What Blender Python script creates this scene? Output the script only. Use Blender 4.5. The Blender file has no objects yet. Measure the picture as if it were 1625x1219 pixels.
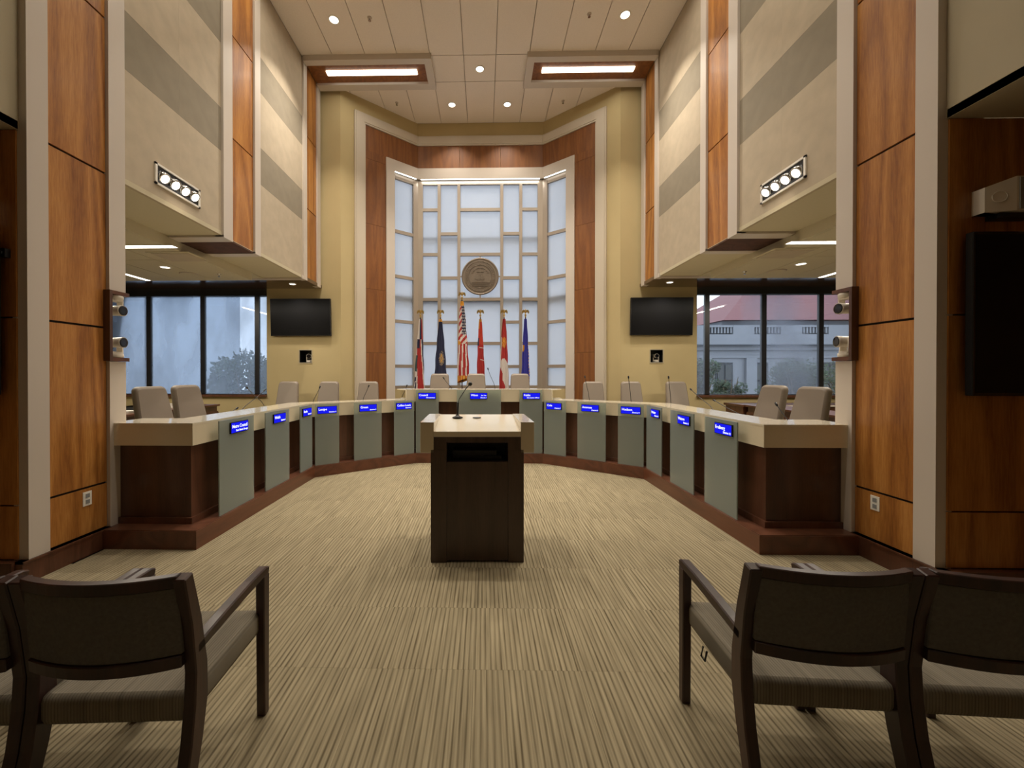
import bpy, bmesh, math, random
from mathutils import Vector, Matrix
random.seed(7)
R = math.radians
scene = bpy.context.scene
C = scene.collection

# ------------------------------------------------------------------ camera
cam_d = bpy.data.cameras.new('camera'); cam = bpy.data.objects.new('camera', cam_d); C.objects.link(cam)
cam.location = (0.08, 0, 1.5)
cam.rotation_euler = (R(90 - 0.29), 0, R(1.06))
cam_d.sensor_fit = 'HORIZONTAL'; cam_d.sensor_width = 36
cam_d.lens = 36 * 620 / 1625
cam_d.shift_x = (812.5 - 756) / 1625
cam_d.shift_y = (597 - 609.5) / 1625
cam_d.clip_start = 0.05; cam_d.clip_end = 300
scene.camera = cam

# ------------------------------------------------------------------ world, exposure
w = bpy.data.worlds.new('overcast_sky'); scene.world = w; w.use_nodes = True
bg = w.node_tree.nodes['Background']
bg.inputs['Color'].default_value = (0.80, 0.88, 1.0, 1); bg.inputs['Strength'].default_value = 2.7
scene.view_settings.view_transform = 'Standard'; scene.view_settings.look = 'None'
scene.view_settings.exposure = 0.0; scene.view_settings.gamma = 1.0
scene.view_settings.use_curve_mapping = False
WARM = (1.0, 0.90, 0.775)
K = 0.82          # one factor for all the lamps of the room

# ------------------------------------------------------------------ materials
MATS = {}
def nodes_of(name):
    m = bpy.data.materials.new(name); m.use_nodes = True
    nt = m.node_tree
    return m, nt, nt.nodes['Principled BSDF']
def N(nt, t, **kw):
    n = nt.nodes.new(t)
    for k, v in kw.items():
        if k in n.inputs: n.inputs[k].default_value = v
        else: setattr(n, k, v)
    return n
def ramp(nt, stops):
    n = nt.nodes.new('ShaderNodeValToRGB'); e = n.color_ramp.elements
    while len(e) < len(stops): e.new(0.5)
    for i, (p, c) in enumerate(stops):
        e[i].position = p; e[i].color = (*c, 1)
    return n
def plain(name, col, rough=0.5, metal=0.0, noise=0.0, nscale=30, bump=0.0, coat=0.0, spec=None):
    m, nt, b = nodes_of(name)
    b.inputs['Base Color'].default_value = (*col, 1); b.inputs['Roughness'].default_value = rough
    b.inputs['Metallic'].default_value = metal
    if coat: b.inputs['Coat Weight'].default_value = coat; b.inputs['Coat Roughness'].default_value = 0.08
    if spec is not None: b.inputs['Specular IOR Level'].default_value = spec
    if noise or bump:
        tc = N(nt, 'ShaderNodeTexCoord'); nz = N(nt, 'ShaderNodeTexNoise', Scale=nscale, Detail=4.0)
        nt.links.new(tc.outputs['Object'], nz.inputs['Vector'])
        if noise:
            r = ramp(nt, [(0.3, tuple(c * (1 - noise) for c in col)), (0.7, tuple(min(1, c * (1 + noise)) for c in col))])
            nt.links.new(nz.outputs['Fac'], r.inputs['Fac']); nt.links.new(r.outputs['Color'], b.inputs['Base Color'])
        if bump:
            bp = N(nt, 'ShaderNodeBump', Strength=bump, Distance=0.005)
            nt.links.new(nz.outputs['Fac'], bp.inputs['Height']); nt.links.new(bp.outputs['Normal'], b.inputs['Normal'])
    MATS[name] = m; return m
def wood(name, dark, mid, light, rough=0.3, scale=1.0, coat=0.15, axis='Z', contrast=1.0):
    m, nt, b = nodes_of(name)
    tc = N(nt, 'ShaderNodeTexCoord'); oi = N(nt, 'ShaderNodeObjectInfo')
    mp = N(nt, 'ShaderNodeMapping')
    st = {'Z': (3.4, 3.4, 0.26), 'X': (0.26, 3.4, 3.4), 'Y': (3.4, 0.26, 3.4)}[axis]
    mp.inputs['Scale'].default_value = tuple(s * scale for s in st)
    add = N(nt, 'ShaderNodeVectorMath', operation='MULTIPLY_ADD')
    add.inputs[1].default_value = (1, 1, 1)
    mul = N(nt, 'ShaderNodeMath', operation='MULTIPLY'); mul.inputs[1].default_value = 37.0
    nt.links.new(oi.outputs['Random'], mul.inputs[0])
    nt.links.new(tc.outputs['Object'], add.inputs[0]); nt.links.new(mul.outputs[0], add.inputs[2])
    nt.links.new(add.outputs[0], mp.inputs['Vector'])
    n1 = N(nt, 'ShaderNodeTexNoise', Scale=0.9, Detail=1.0, Distortion=0.25)
    nt.links.new(mp.outputs[0], n1.inputs['Vector'])
    # contour lines of the slow noise give cathedral figure
    k = N(nt, 'ShaderNodeMath', operation='MULTIPLY'); k.inputs[1].default_value = 11.0
    nt.links.new(n1.outputs['Fac'], k.inputs[0])
    fr = N(nt, 'ShaderNodeMath', operation='PINGPONG'); fr.inputs[1].default_value = 1.0
    nt.links.new(k.outputs[0], fr.inputs[0])
    n2 = N(nt, 'ShaderNodeTexNoise', Scale=26.0, Detail=5.0, Roughness=0.65)
    nt.links.new(mp.outputs[0], n2.inputs['Vector'])
    mx = N(nt, 'ShaderNodeMix', data_type='FLOAT'); mx.inputs[0].default_value = 0.68
    nt.links.new(fr.outputs[0], mx.inputs[2]); nt.links.new(n2.outputs['Fac'], mx.inputs[3])
    c = contrast
    r = ramp(nt, [(0.5 - 0.28 / c if c < 1 else 0.25, dark), (0.5, mid), (0.78, light)])
    nt.links.new(mx.outputs[0], r.inputs['Fac']); nt.links.new(r.outputs['Color'], b.inputs['Base Color'])
    b.inputs['Roughness'].default_value = rough; b.inputs['Coat Weight'].default_value = coat
    b.inputs['Coat Roughness'].default_value = 0.15
    bp = N(nt, 'ShaderNodeBump', Strength=0.04, Distance=0.002)
    nt.links.new(n2.outputs['Fac'], bp.inputs['Height']); nt.links.new(bp.outputs['Normal'], b.inputs['Normal'])
    MATS[name] = m; return m
def emit(name, col, s):
    m = bpy.data.materials.new(name); m.use_nodes = True; nt = m.node_tree; nt.nodes.clear()
    e = N(nt, 'ShaderNodeEmission'); e.inputs[0].default_value = (*col, 1); e.inputs[1].default_value = s
    o = N(nt, 'ShaderNodeOutputMaterial'); nt.links.new(e.outputs[0], o.inputs[0]); MATS[name] = m; return m

wood('cherry', (0.22, 0.074, 0.014), (0.38, 0.150, 0.029), (0.54, 0.25, 0.062), rough=0.42, coat=0.05)
wood('cherry_fine', (0.15, 0.048, 0.010), (0.205, 0.071, 0.014), (0.26, 0.096, 0.020), rough=0.48, scale=1.6, coat=0.0)
wood('mahogany', (0.055, 0.025, 0.015), (0.078, 0.035, 0.021), (0.1, 0.046, 0.027), rough=0.33)
wood('mahogany_red', (0.075, 0.029, 0.015), (0.108, 0.042, 0.022), (0.14, 0.055, 0.029), rough=0.33)
wood('mahogany_rail', (0.085, 0.028, 0.013), (0.125, 0.042, 0.02), (0.16, 0.056, 0.026), rough=0.35, axis='Y')
wood('walnut_dark', (0.050, 0.029, 0.019), (0.068, 0.040, 0.027), (0.086, 0.052, 0.035), rough=0.38)
wood('espresso', (0.018, 0.008, 0.006), (0.032, 0.012, 0.008), (0.052, 0.019, 0.011), rough=0.42, coat=0.1)
wood('soffit_wood', (0.05, 0.022, 0.014), (0.075, 0.034, 0.022), (0.1, 0.045, 0.03), rough=0.1, coat=1.0, axis='Y')
wood('matte_wood', (0.05, 0.02, 0.012), (0.075, 0.03, 0.018), (0.1, 0.04, 0.024), rough=0.75, coat=0.0)
plain('trim_paint', (0.58, 0.515, 0.445), 0.45)
plain('trim_warm', (0.56, 0.49, 0.385), 0.45)
plain('fabric_light', (0.46, 0.385, 0.28), 0.9, noise=0.06, nscale=7, bump=0.05)
plain('fabric_dark', (0.26, 0.222, 0.16), 0.9, noise=0.06, nscale=7, bump=0.05)
plain('plaster_yellow', (0.50, 0.40, 0.205), 0.8, noise=0.02, nscale=3)
plain('plaster_side', (0.42, 0.365, 0.25), 0.8, noise=0.02, nscale=3)
plain('ceiling_tile', (0.78, 0.695, 0.60), 0.95, noise=0.03, nscale=60, bump=0.05)
plain('ceiling_grid', (0.50, 0.42, 0.34), 0.8)
plain('low_tile', (0.55, 0.49, 0.34), 0.95, noise=0.02, nscale=40)
plain('laminate', (0.68, 0.60, 0.44), 0.28, noise=0.015, nscale=80, coat=0.3)
plain('laminate_top', (0.76, 0.69, 0.54), 0.16, coat=0.7)
plain('black', (0.006, 0.006, 0.007), 0.4)
plain('screen_black', (0.007, 0.007, 0.008), 0.25)
plain('tv_screen', (0.008, 0.008, 0.009), 0.22, spec=0.12)
plain('gap', (0.01, 0.008, 0.006), 0.9)
plain('cam_white', (0.70, 0.64, 0.55), 0.35)
plain('white_plastic', (0.85, 0.82, 0.74), 0.45)
plain('lens', (0.004, 0.004, 0.006), 0.08)
plain('metal_frame', (0.40, 0.34, 0.275), 0.35, metal=0.35)
plain('bronze_metal', (0.20, 0.16, 0.12), 0.5, metal=0.45, noise=0.12, nscale=40)
plain('gold', (0.62, 0.42, 0.13), 0.28, metal=0.9)
plain('chrome', (0.6, 0.6, 0.6), 0.15, metal=1.0)
plain('anodised', (0.012, 0.013, 0.018), 0.35)
plain('leather', (0.215, 0.175, 0.135), 0.55, bump=0.04, nscale=120)
plain('back_fabric', (0.115, 0.107, 0.092), 0.9, noise=0.15, nscale=90)
plain('paper', (0.7, 0.68, 0.62), 0.8)
plain('box_grey', (0.25, 0.26, 0.26), 0.6)
plain('stone', (0.20, 0.21, 0.235), 0.85, noise=0.06, nscale=0.6)
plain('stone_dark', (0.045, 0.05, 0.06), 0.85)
plain('ext_glass', (0.03, 0.035, 0.04), 0.2)
plain('ext_panel', (0.40, 0.45, 0.52), 0.6, noise=0.05, nscale=0.15)
plain('bark', (0.09, 0.07, 0.05), 0.9)
plain('leaf', (0.028, 0.05, 0.026), 0.7, noise=0.5, nscale=2.0)
plain('asphalt', (0.12, 0.12, 0.12), 0.9, noise=0.1, nscale=1)
emit('lamp_white', (1.0, 0.93, 0.80), 6.0)
emit('cove_glow', (1.0, 0.97, 0.92), 4.0)
emit('led_blue', (0.010, 0.012, 0.85), 1.0)
emit('led_text', (0.9, 0.93, 1.0), 1.3)

# red tiled roof
m, nt, b = nodes_of('roof_tile'); MATS['roof_tile'] = m
tc = N(nt, 'ShaderNodeTexCoord'); br = N(nt, 'ShaderNodeTexBrick', Scale=3.0)
br.inputs['Color1'].default_value = (0.165, 0.062, 0.068, 1); br.inputs['Color2'].default_value = (0.19, 0.078, 0.08, 1); br.inputs['Mortar'].default_value = (0.11, 0.04, 0.043, 1)
nt.links.new(tc.outputs['Object'], br.inputs['Vector']); nt.links.new(br.outputs['Color'], b.inputs['Base Color'])
b.inputs['Roughness'].default_value = 0.8

# ribbed carpet tile: ribs run along the tile's Y axis
def carpet(name, pitch, dark, light, rough=0.95, scl=1.0):
    m, nt, b = nodes_of(name); MATS[name] = m
    tc = N(nt, 'ShaderNodeTexCoord'); oi = N(nt, 'ShaderNodeObjectInfo')
    sx = N(nt, 'ShaderNodeSeparateXYZ'); nt.links.new(tc.outputs['Object'], sx.inputs[0])
    nz = N(nt, 'ShaderNodeTexNoise', Scale=1.0, Detail=3.0)
    mp = N(nt, 'ShaderNodeMapping'); mp.inputs['Scale'].default_value = (90, 3.0, 1)
    off = N(nt, 'ShaderNodeVectorMath', operation='ADD'); nt.links.new(tc.outputs['Object'], off.inputs[0])
    ml = N(nt, 'ShaderNodeMath', operation='MULTIPLY'); ml.inputs[1].default_value = 53.0
    nt.links.new(oi.outputs['Random'], ml.inputs[0]); nt.links.new(ml.outputs[0], off.inputs[1])
    nt.links.new(off.outputs[0], mp.inputs['Vector']); nt.links.new(mp.outputs[0], nz.inputs['Vector'])
    d = N(nt, 'ShaderNodeMath', operation='MULTIPLY_ADD'); d.inputs[1].default_value = 1.0 / pitch
    ra = N(nt, 'ShaderNodeMath', operation='MULTIPLY'); ra.inputs[1].default_value = 0.6
    nt.links.new(oi.outputs['Random'], ra.inputs[0])
    nt.links.new(sx.outputs['X'], d.inputs[0]); nt.links.new(ra.outputs[0], d.inputs[2])
    pp = N(nt, 'ShaderNodeMath', operation='PINGPONG'); pp.inputs[1].default_value = 0.5
    nt.links.new(d.outputs[0], pp.inputs[0])
    mr = N(nt, 'ShaderNodeMapRange'); mr.inputs['From Min'].default_value = 0.02; mr.inputs['From Max'].default_value = 0.26
    nt.links.new(pp.outputs[0], mr.inputs['Value'])
    mx = N(nt, 'ShaderNodeMath', operation='MULTIPLY_ADD'); mx.inputs[1].default_value = 0.42
    n2 = N(nt, 'ShaderNodeMath', operation='MULTIPLY_ADD'); n2.inputs[1].default_value = 0.95; n2.inputs[2].default_value = -0.14
    nt.links.new(nz.outputs['Fac'], n2.inputs[0])
    nt.links.new(mr.outputs[0], mx.inputs[0]); nt.links.new(n2.outputs[0], mx.inputs[2])
    r = ramp(nt, [(0.1, dark), (0.55, tuple((a + c) / 2 for a, c in zip(dark, light))), (1.0, light)])
    nt.links.new(mx.outputs[0], r.inputs['Fac'])
    # per-tile tone
    hv = N(nt, 'ShaderNodeHueSaturation'); tn = N(nt, 'ShaderNodeMath', operation='MULTIPLY_ADD')
    tn.inputs[1].default_value = 0.10; tn.inputs[2].default_value = 0.95
    nt.links.new(oi.outputs['Random'], tn.inputs[0]); nt.links.new(tn.outputs[0], hv.inputs['Value'])
    nt.links.new(r.outputs['Color'], hv.inputs['Color']); nt.links.new(hv.outputs['Color'], b.inputs['Base Color'])
    b.inputs['Roughness'].default_value = rough; b.inputs['Specular IOR Level'].default_value = 0.1
    bp = N(nt, 'ShaderNodeBump', Strength=0.5, Distance=0.004)
    nt.links.new(mx.outputs[0], bp.inputs['Height']); nt.links.new(bp.outputs['Normal'], b.inputs['Normal'])
carpet('carpet', 0.0275, (0.070, 0.053, 0.029), (0.36, 0.305, 0.195))
carpet('seat_fabric', 0.010, (0.12, 0.105, 0.08), (0.26, 0.23, 0.175))

# glass kinds
def glassmix(name, tint, body, body_col, rough=0.1, fog=None, fogcol=(0.7, 0.78, 0.9), fogscale=1.5, transl=0.5):
    m = bpy.data.materials.new(name); m.use_nodes = True; nt = m.node_tree; nt.nodes.clear(); MATS[name] = m
    o = N(nt, 'ShaderNodeOutputMaterial')
    tr = N(nt, 'ShaderNodeBsdfTransparent'); tr.inputs[0].default_value = (*tint, 1)
    df = N(nt, 'ShaderNodeBsdfDiffuse'); df.inputs[0].default_value = (*body_col, 1)
    tl = N(nt, 'ShaderNodeBsdfTranslucent'); tl.inputs[0].default_value = (*(fogcol if fog else body_col), 1)
    if fog: df.inputs[0].default_value = (*[c * 0.6 for c in fogcol], 1)
    md = N(nt, 'ShaderNodeMixShader'); md.inputs[0].default_value = transl
    nt.links.new(df.outputs[0], md.inputs[1]); nt.links.new(tl.outputs[0], md.inputs[2])
    mb = N(nt, 'ShaderNodeMixShader'); mb.inputs[0].default_value = body
    nt.links.new(tr.outputs[0], mb.inputs[1]); nt.links.new(md.outputs[0], mb.inputs[2])
    if fog:
        tc = N(nt, 'ShaderNodeTexCoord'); mp = N(nt, 'ShaderNodeMapping'); mp.inputs['Scale'].default_value = (1.0, 1.0, 0.45)
        nz = N(nt, 'ShaderNodeTexNoise', Scale=fogscale, Detail=5.0)
        nt.links.new(tc.outputs['Object'], mp.inputs[0]); nt.links.new(mp.outputs[0], nz.inputs['Vector'])
        mr = N(nt, 'ShaderNodeMapRange'); mr.inputs['From Min'].default_value = 0.48 if fog[0] == 0 else 0.38; mr.inputs['From Max'].default_value = 0.70
        mr.inputs['To Min'].default_value = fog[0]; mr.inputs['To Max'].default_value = fog[1]
        nt.links.new(nz.outputs['Fac'], mr.inputs['Value']); nt.links.new(mr.outputs[0], mb.inputs[0])
    gl = N(nt, 'ShaderNodeBsdfGlossy'); gl.inputs['Roughness'].default_value = rough
    fr = N(nt, 'ShaderNodeFresnel', IOR=1.45); ms = N(nt, 'ShaderNodeMixShader')
    nt.links.new(fr.outputs[0], ms.inputs[0]); nt.links.new(mb.outputs[0], ms.inputs[1]); nt.links.new(gl.outputs[0], ms.inputs[2])
    nt.links.new(ms.outputs[0], o.inputs[0])
glassmix('desk_glass', (0.88, 0.93, 0.86), 0.36, (0.50, 0.575, 0.54), rough=0.3, transl=0.0)
glassmix('frosted_pane', (1, 1, 1), 1.0, (0.84, 0.86, 0.885), rough=0.4, transl=0.93)
glassmix('clear_pane', (0.92, 0.95, 0.96), 0.0, (0.7, 0.75, 0.8), rough=0.02, fog=(0.0, 0.38), fogcol=(0.45, 0.50, 0.62), fogscale=0.9)
glassmix('misted_pane', (0.85, 0.9, 0.95), 0.0, (0.7, 0.75, 0.8), rough=0.03, fog=(0.30, 0.62), fogcol=(0.50, 0.60, 0.74), fogscale=1.6)

# ------------------------------------------------------------------ mesh helpers
class MB:
    def __init__(s): s.v = []; s.f = []; s.m = []; s.sm = []
    def add(s, vs, fs, mi=0, smooth=False):
        o = len(s.v); s.v += [tuple(v) for v in vs]
        for f in fs: s.f.append(tuple(i + o for i in f)); s.m.append(mi); s.sm.append(smooth)
        return s
    def box(s, x0, x1, y0, y1, z0, z1, mi=0):
        if x0 > x1: x0, x1 = x1, x0
        if y0 > y1: y0, y1 = y1, y0
        if z0 > z1: z0, z1 = z1, z0
        return s.add([(x0, y0, z0), (x1, y0, z0), (x1, y1, z0), (x0, y1, z0), (x0, y0, z1), (x1, y0, z1), (x1, y1, z1), (x0, y1, z1)],
              [(0, 3, 2, 1), (4, 5, 6, 7), (0, 1, 5, 4), (1, 2, 6, 5), (2, 3, 7, 6), (3, 0, 4, 7)], mi)
    def hexa(s, p, mi=0):      # 8 points: bottom ring then top ring
        return s.add(p, [(0, 3, 2, 1), (4, 5, 6, 7), (0, 1, 5, 4), (1, 2, 6, 5), (2, 3, 7, 6), (3, 0, 4, 7)], mi)
    def prism(s, poly, z0, z1, mi=0):
        n = len(poly); a = sum(poly[i][0] * poly[(i + 1) % n][1] - poly[(i + 1) % n][0] * poly[i][1] for i in range(n))
        if a < 0: poly = poly[::-1]
        vs = [(x, y, z0) for x, y in poly] + [(x, y, z1) for x, y in poly]
        fs = [tuple(range(n))[::-1], tuple(range(n, 2 * n))] + [(i, (i + 1) % n, n + (i + 1) % n, n + i) for i in range(n)]
        return s.add(vs, fs, mi)
    def tube(s, path, r, n=8, mi=0, caps=True):
        path = [Vector(p) for p in path]; rs = r if isinstance(r, (list, tuple)) else [r] * len(path)
        vs = []; fs = []
        for i, p in enumerate(path):
            t = (path[min(i + 1, len(path) - 1)] - path[max(i - 1, 0)]).normalized()
            up = Vector((0, 0, 1)) if abs(t.z) < 0.9 else Vector((1, 0, 0))
            a = t.cross(up).normalized(); b_ = a.cross(t).normalized()
            for k in range(n):
                an = 2 * math.pi * k / n
                vs.append(p + (a * math.cos(an) + b_ * math.sin(an)) * rs[i])
        for i in range(len(path) - 1):
            for k in range(n):
                fs.append((i * n + k, i * n + (k + 1) % n, (i + 1) * n + (k + 1) % n, (i + 1) * n + k))
        s.add(vs, fs, mi, True)
        if caps:
            s.add(vs[:n], [tuple(range(n))[::-1]], mi); s.add(vs[-n:], [tuple(range(n))], mi)
        return s
    def lathe(s, prof, c=(0, 0, 0), n=20, mi=0, axis='Z', smooth=True):
        vs = []; fs = []
        for r, h in prof:
            for k in range(n):
                a = 2 * math.pi * k / n; x, y = r * math.cos(a), r * math.sin(a)
                p = {'Z': (x, y, h), 'X': (h, x, y), 'Y': (x, h, y)}[axis]
                vs.append((p[0] + c[0], p[1] + c[1], p[2] + c[2]))
        for i in range(len(prof) - 1):
            for k in range(n): fs.append((i * n + k, i * n + (k + 1) % n, (i + 1) * n + (k + 1) % n, (i + 1) * n + k))
        s.add(vs, fs, mi, smooth)
        s.add(vs[:n], [tuple(range(n))[::-1]], mi); s.add(vs[-n:], [tuple(range(n))], mi)
        return s
    def sweep(s, path, wx, th, mi=0):   # rectangular bar in the YZ plane, width along X; path of (x, y, z)
        P = [Vector(p) for p in path]; vs = []
        for i, p in enumerate(P):
            t = (P[min(i + 1, len(P) - 1)] - P[max(i - 1, 0)]).normalized()
            nrm = Vector((1, 0, 0)).cross(t).normalized()
            tt = th[i] if isinstance(th, (list, tuple)) else th
            for a, b_ in ((-1, -1), (1, -1), (1, 1), (-1, 1)):
                vs.append(p + Vector((a * wx / 2, 0, 0)) + nrm * (b_ * tt / 2))
        fs = [(3, 2, 1, 0)]; n = len(P)
        for i in range(n - 1):
            for k in range(4): fs.append((i * 4 + k, i * 4 + (k + 1) % 4, (i + 1) * 4 + (k + 1) % 4, (i + 1) * 4 + k))
        fs.append(tuple(range((n - 1) * 4, n * 4)))
        return s.add(vs, fs, mi)
    def xf(s, M, start=0):
        for i in range(start, len(s.v)): s.v[i] = tuple(M @ Vector(s.v[i]))
        return s
    def build(s, name, mats, parent=None, bevel=0, origin=None, seg=1):
        if isinstance(mats, str): mats = [mats]
        me = bpy.data.meshes.new(name)
        if origin:
            ox, oy, oz = origin; s.v = [(x - ox, y - oy, z - oz) for x, y, z in s.v]
        me.from_pydata(s.v, [], s.f)
        for m_ in mats: me.materials.append(MATS[m_])
        me.polygons.foreach_set('material_index', s.m); me.polygons.foreach_set('use_smooth', s.sm)
        if bevel or True:
            bm = bmesh.new(); bm.from_mesh(me)
            bmesh.ops.recalc_face_normals(bm, faces=bm.faces)
            if bevel:
                bmesh.ops.remove_doubles(bm, verts=bm.verts, dist=1e-5)
                es = [e for e in bm.edges if len(e.link_faces) == 2 and e.calc_face_angle(0) > 0.5]
                bmesh.ops.bevel(bm, geom=es, offset=bevel, segments=seg, affect='EDGES', clamp_overlap=True)
            bm.to_mesh(me); bm.free()
        me.update()
        o = bpy.data.objects.new(name, me); C.objects.link(o)
        if origin: o.location = origin
        if parent is not None: o.parent = parent
        return o
def struct(o): o['kind'] = 'structure'; return o
def tag(o, label, cat, group=None):
    o['label'] = label; o['category'] = cat
    if group: o['group'] = group
    return o
def thing(name, label, cat, loc=(0, 0, 0), rz=0, group=None):
    o = bpy.data.objects.new(name, None); C.objects.link(o); o.empty_display_size = 0.1
    o.location = loc; o.rotation_euler = (0, 0, rz)
    return tag(o, label, cat, group)
def copy_tree(o, parent=None):
    c = o.copy(); C.objects.link(c); c.parent = parent
    for ch in list(o.children): copy_tree(ch, c)
    return c
def B(x0, x1, y0, y1, z0, z1): return MB().box(x0, x1, y0, y1, z0, z1)
def lamp(name, loc, size, power, col=WARM, rot=(0, 0, 0), size_y=None, spread=180, shape=None):
    d = bpy.data.lights.new(name, 'AREA'); d.energy = power * K; d.color = col
    d.shape = shape or ('RECTANGLE' if size_y else 'DISK'); d.size = size
    if size_y: d.size_y = size_y
    d.spread = R(spread)
    o = bpy.data.objects.new(name, d); C.objects.link(o); o.location = loc; o.rotation_euler = rot
    return o
def clip(poly, a, b, c):   # keep a*x + b*y <= c
    out = []
    for i in range(len(poly)):
        p, q = poly[i], poly[(i + 1) % len(poly)]
        dp, dq = a * p[0] + b * p[1] - c, a * q[0] + b * q[1] - c
        if dp <= 0: out.append(p)
        if dp * dq < 0:
            t = dp / (dp - dq); out.append((p[0] + (q[0] - p[0]) * t, p[1] + (q[1] - p[1]) * t))
    return out

HW, ZC, ZL = 3.22, 7.27, 3.25        # half width of the hall, ceiling height, height of the lower openings
YB, YT = 9.0, 7.87                   # back wall of the bay, wall that carries the televisions

# ------------------------------------------------------------------ floor
floor = struct(B(-9.8, 9.8, -3.6, 9.3, -0.15, -0.012).build('floor', 'gap'))
tx = [0.028 + 0.532 * k for k in range(-9, 9)]; ty = [1.975 + 0.5233 * k for k in range(-11, 9)]
tm = B(-0.2655, 0.2655, -0.2612, 0.2612, -0.012, 0.0).build('carpet_tile', 'carpet', floor)
first = True
for x in tx:
    for y in ty:
        cx, cy = x + 0.266, y + 0.2617
        if y > 3.25 and abs(cx) > 2.7: continue
        if abs(cx) > 3.4 and y > 2.5: continue
        if cy > 5.9 and abs(cx) > 1.9: continue
        if cy > 6.7: continue
        if first: o = tm; first = False
        else: o = tm.copy(); C.objects.link(o)
        o.location = (cx, cy, 0)
struct(B(-9.6, -2.75, 3.79, 7.87, -0.01, 0.15).build('floor_left', 'carpet'))
struct(B(2.75, 9.6, 3.79, 7.87, -0.01, 0.15).build('floor_right', 'carpet'))
struct(MB().prism([(-2.75, 5.95), (-2.75, 7.87), (-1.44, 9.0), (1.44, 9.0), (2.75, 7.87), (2.75, 5.95), (1.2, 7.08), (-1.2, 7.08)], -0.01, 0.30).build('floor_back', 'carpet'))

# ------------------------------------------------------------------ main ceiling with its lay-in tiles
ceil = struct(B(-4.8, 4.8, -3.6, 9.2, ZC + 0.03, ZC + 0.2).build('ceiling', 'ceiling_grid'))
xs = [-4.62, -4.04, -3.45, -3.22, -2.655, -2.06, -1.487, -0.893, -0.285, 0.302, 0.905, 1.482, 2.07, 2.655, 3.22, 3.45, 4.04, 4.62]
ys = [9.0, 7.73, 7.09, 5.82, 4.55, 3.28, 2.01, 0.74, -0.53, -1.8, -3.07]
nb = (0.6363, 0.7714)  # outward normal of the right angled wall is (0.6363, 0.7714)
cc = nb[0] * 1.44 + nb[1] * 9.0
for i in range(len(xs) - 1):
    for j in range(len(ys) - 1):
        if abs((xs[i] + xs[i + 1]) / 2) > HW and ys[j] > 2.8: continue
        g = 0.006
        p = [(xs[i] + g, ys[j + 1] + g), (xs[i + 1] - g, ys[j + 1] + g), (xs[i + 1] - g, ys[j] - g), (xs[i] + g, ys[j] - g)]
        p = clip(clip(p, nb[0], nb[1], cc), -nb[0], nb[1], cc)
        if len(p) < 3: continue
        MB().prism(p, ZC, ZC + 0.03).build('ceiling_tile', 'ceiling_tile', ceil)
# sprinkler heads and recessed downlights
def downlight(x, y, z, r, power, label, group, spread=150, cat='downlight'):
    t = thing('recessed_downlight', label, cat, (x, y, z), 0, group)
    MB().lathe([(r * 1.22, 0.0), (r * 1.22, -0.008), (r, -0.012), (r * 0.97, 0.0)], n=28).build('trim_ring', 'white_plastic', t)
    MB().lathe([(r * 0.96, -0.001), (r * 0.96, -0.006)], n=28).build('lens', 'lamp_white', t)
    if power: lamp('downlight_lamp', (x, y, z - 0.02), r * 1.7, power, spread=spread)
    return t
G = 'recessed downlights in the high ceiling'
for x, y, lab in ((-2.355, 6.34, 'large round downlight in the ceiling at the upper left, before the left wood ceiling beam'),
                  (2.35, 6.34, 'large round downlight in the ceiling at the upper right, before the right wood ceiling beam'),
                  (0.008, 7.41, 'single round downlight on the centre line between the two wood ceiling beams'),
                  (-0.60, 8.38, 'left of the two small downlights just in front of the bay window'),
                  (0.585, 8.39, 'right of the two small downlights just in front of the bay window')):
    downlight(x, y, ZC, 0.071, (20 if y > 8 else 66), lab, G, spread=95)
for x, y, lab in ((-1.766, 6.318, 'tiny sprinkler head on the ceiling right of the upper left downlight'), (1.77, 6.317, 'tiny sprinkler head on the ceiling left of the upper right downlight'),
                  (-1.768, 8.30, 'tiny sprinkler head behind the left wood ceiling beam'), (1.755, 8.307, 'tiny sprinkler head behind the right wood ceiling beam')):
    t = thing('sprinkler_head', lab, 'sprinkler', (x, y, ZC), 0, 'ceiling sprinkler heads')
    MB().lathe([(0.035, 0), (0.035, -0.006), (0.012, -0.012)], n=14).build('escutcheon', 'ceiling_grid', t)
    MB().lathe([(0.01, -0.012), (0.01, -0.045), (0.022, -0.048), (0.022, -0.052)], n=10).build('deflector', 'chrome', t)
# lamps of the part of the hall behind and above the camera
for x, y, p in ((-1.5, 4.7, 34), (1.5, 4.7, 34), (0, 3.1, 2), (0, -0.6, 2.5), (-2.6, -1.2, 1.5), (2.6, -1.2, 1.5)):
    downlight(x, y, ZC, 0.071, p, 'overhead downlight %s, %s' % ('on the left' if x < -0.1 else ('on the right' if x > 0.1 else 'on the centre line'), 'above the near dais arm' if y > 3.5 else ('above the lectern' if y > 3 else 'behind the viewpoint')), G, spread=78)

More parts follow.
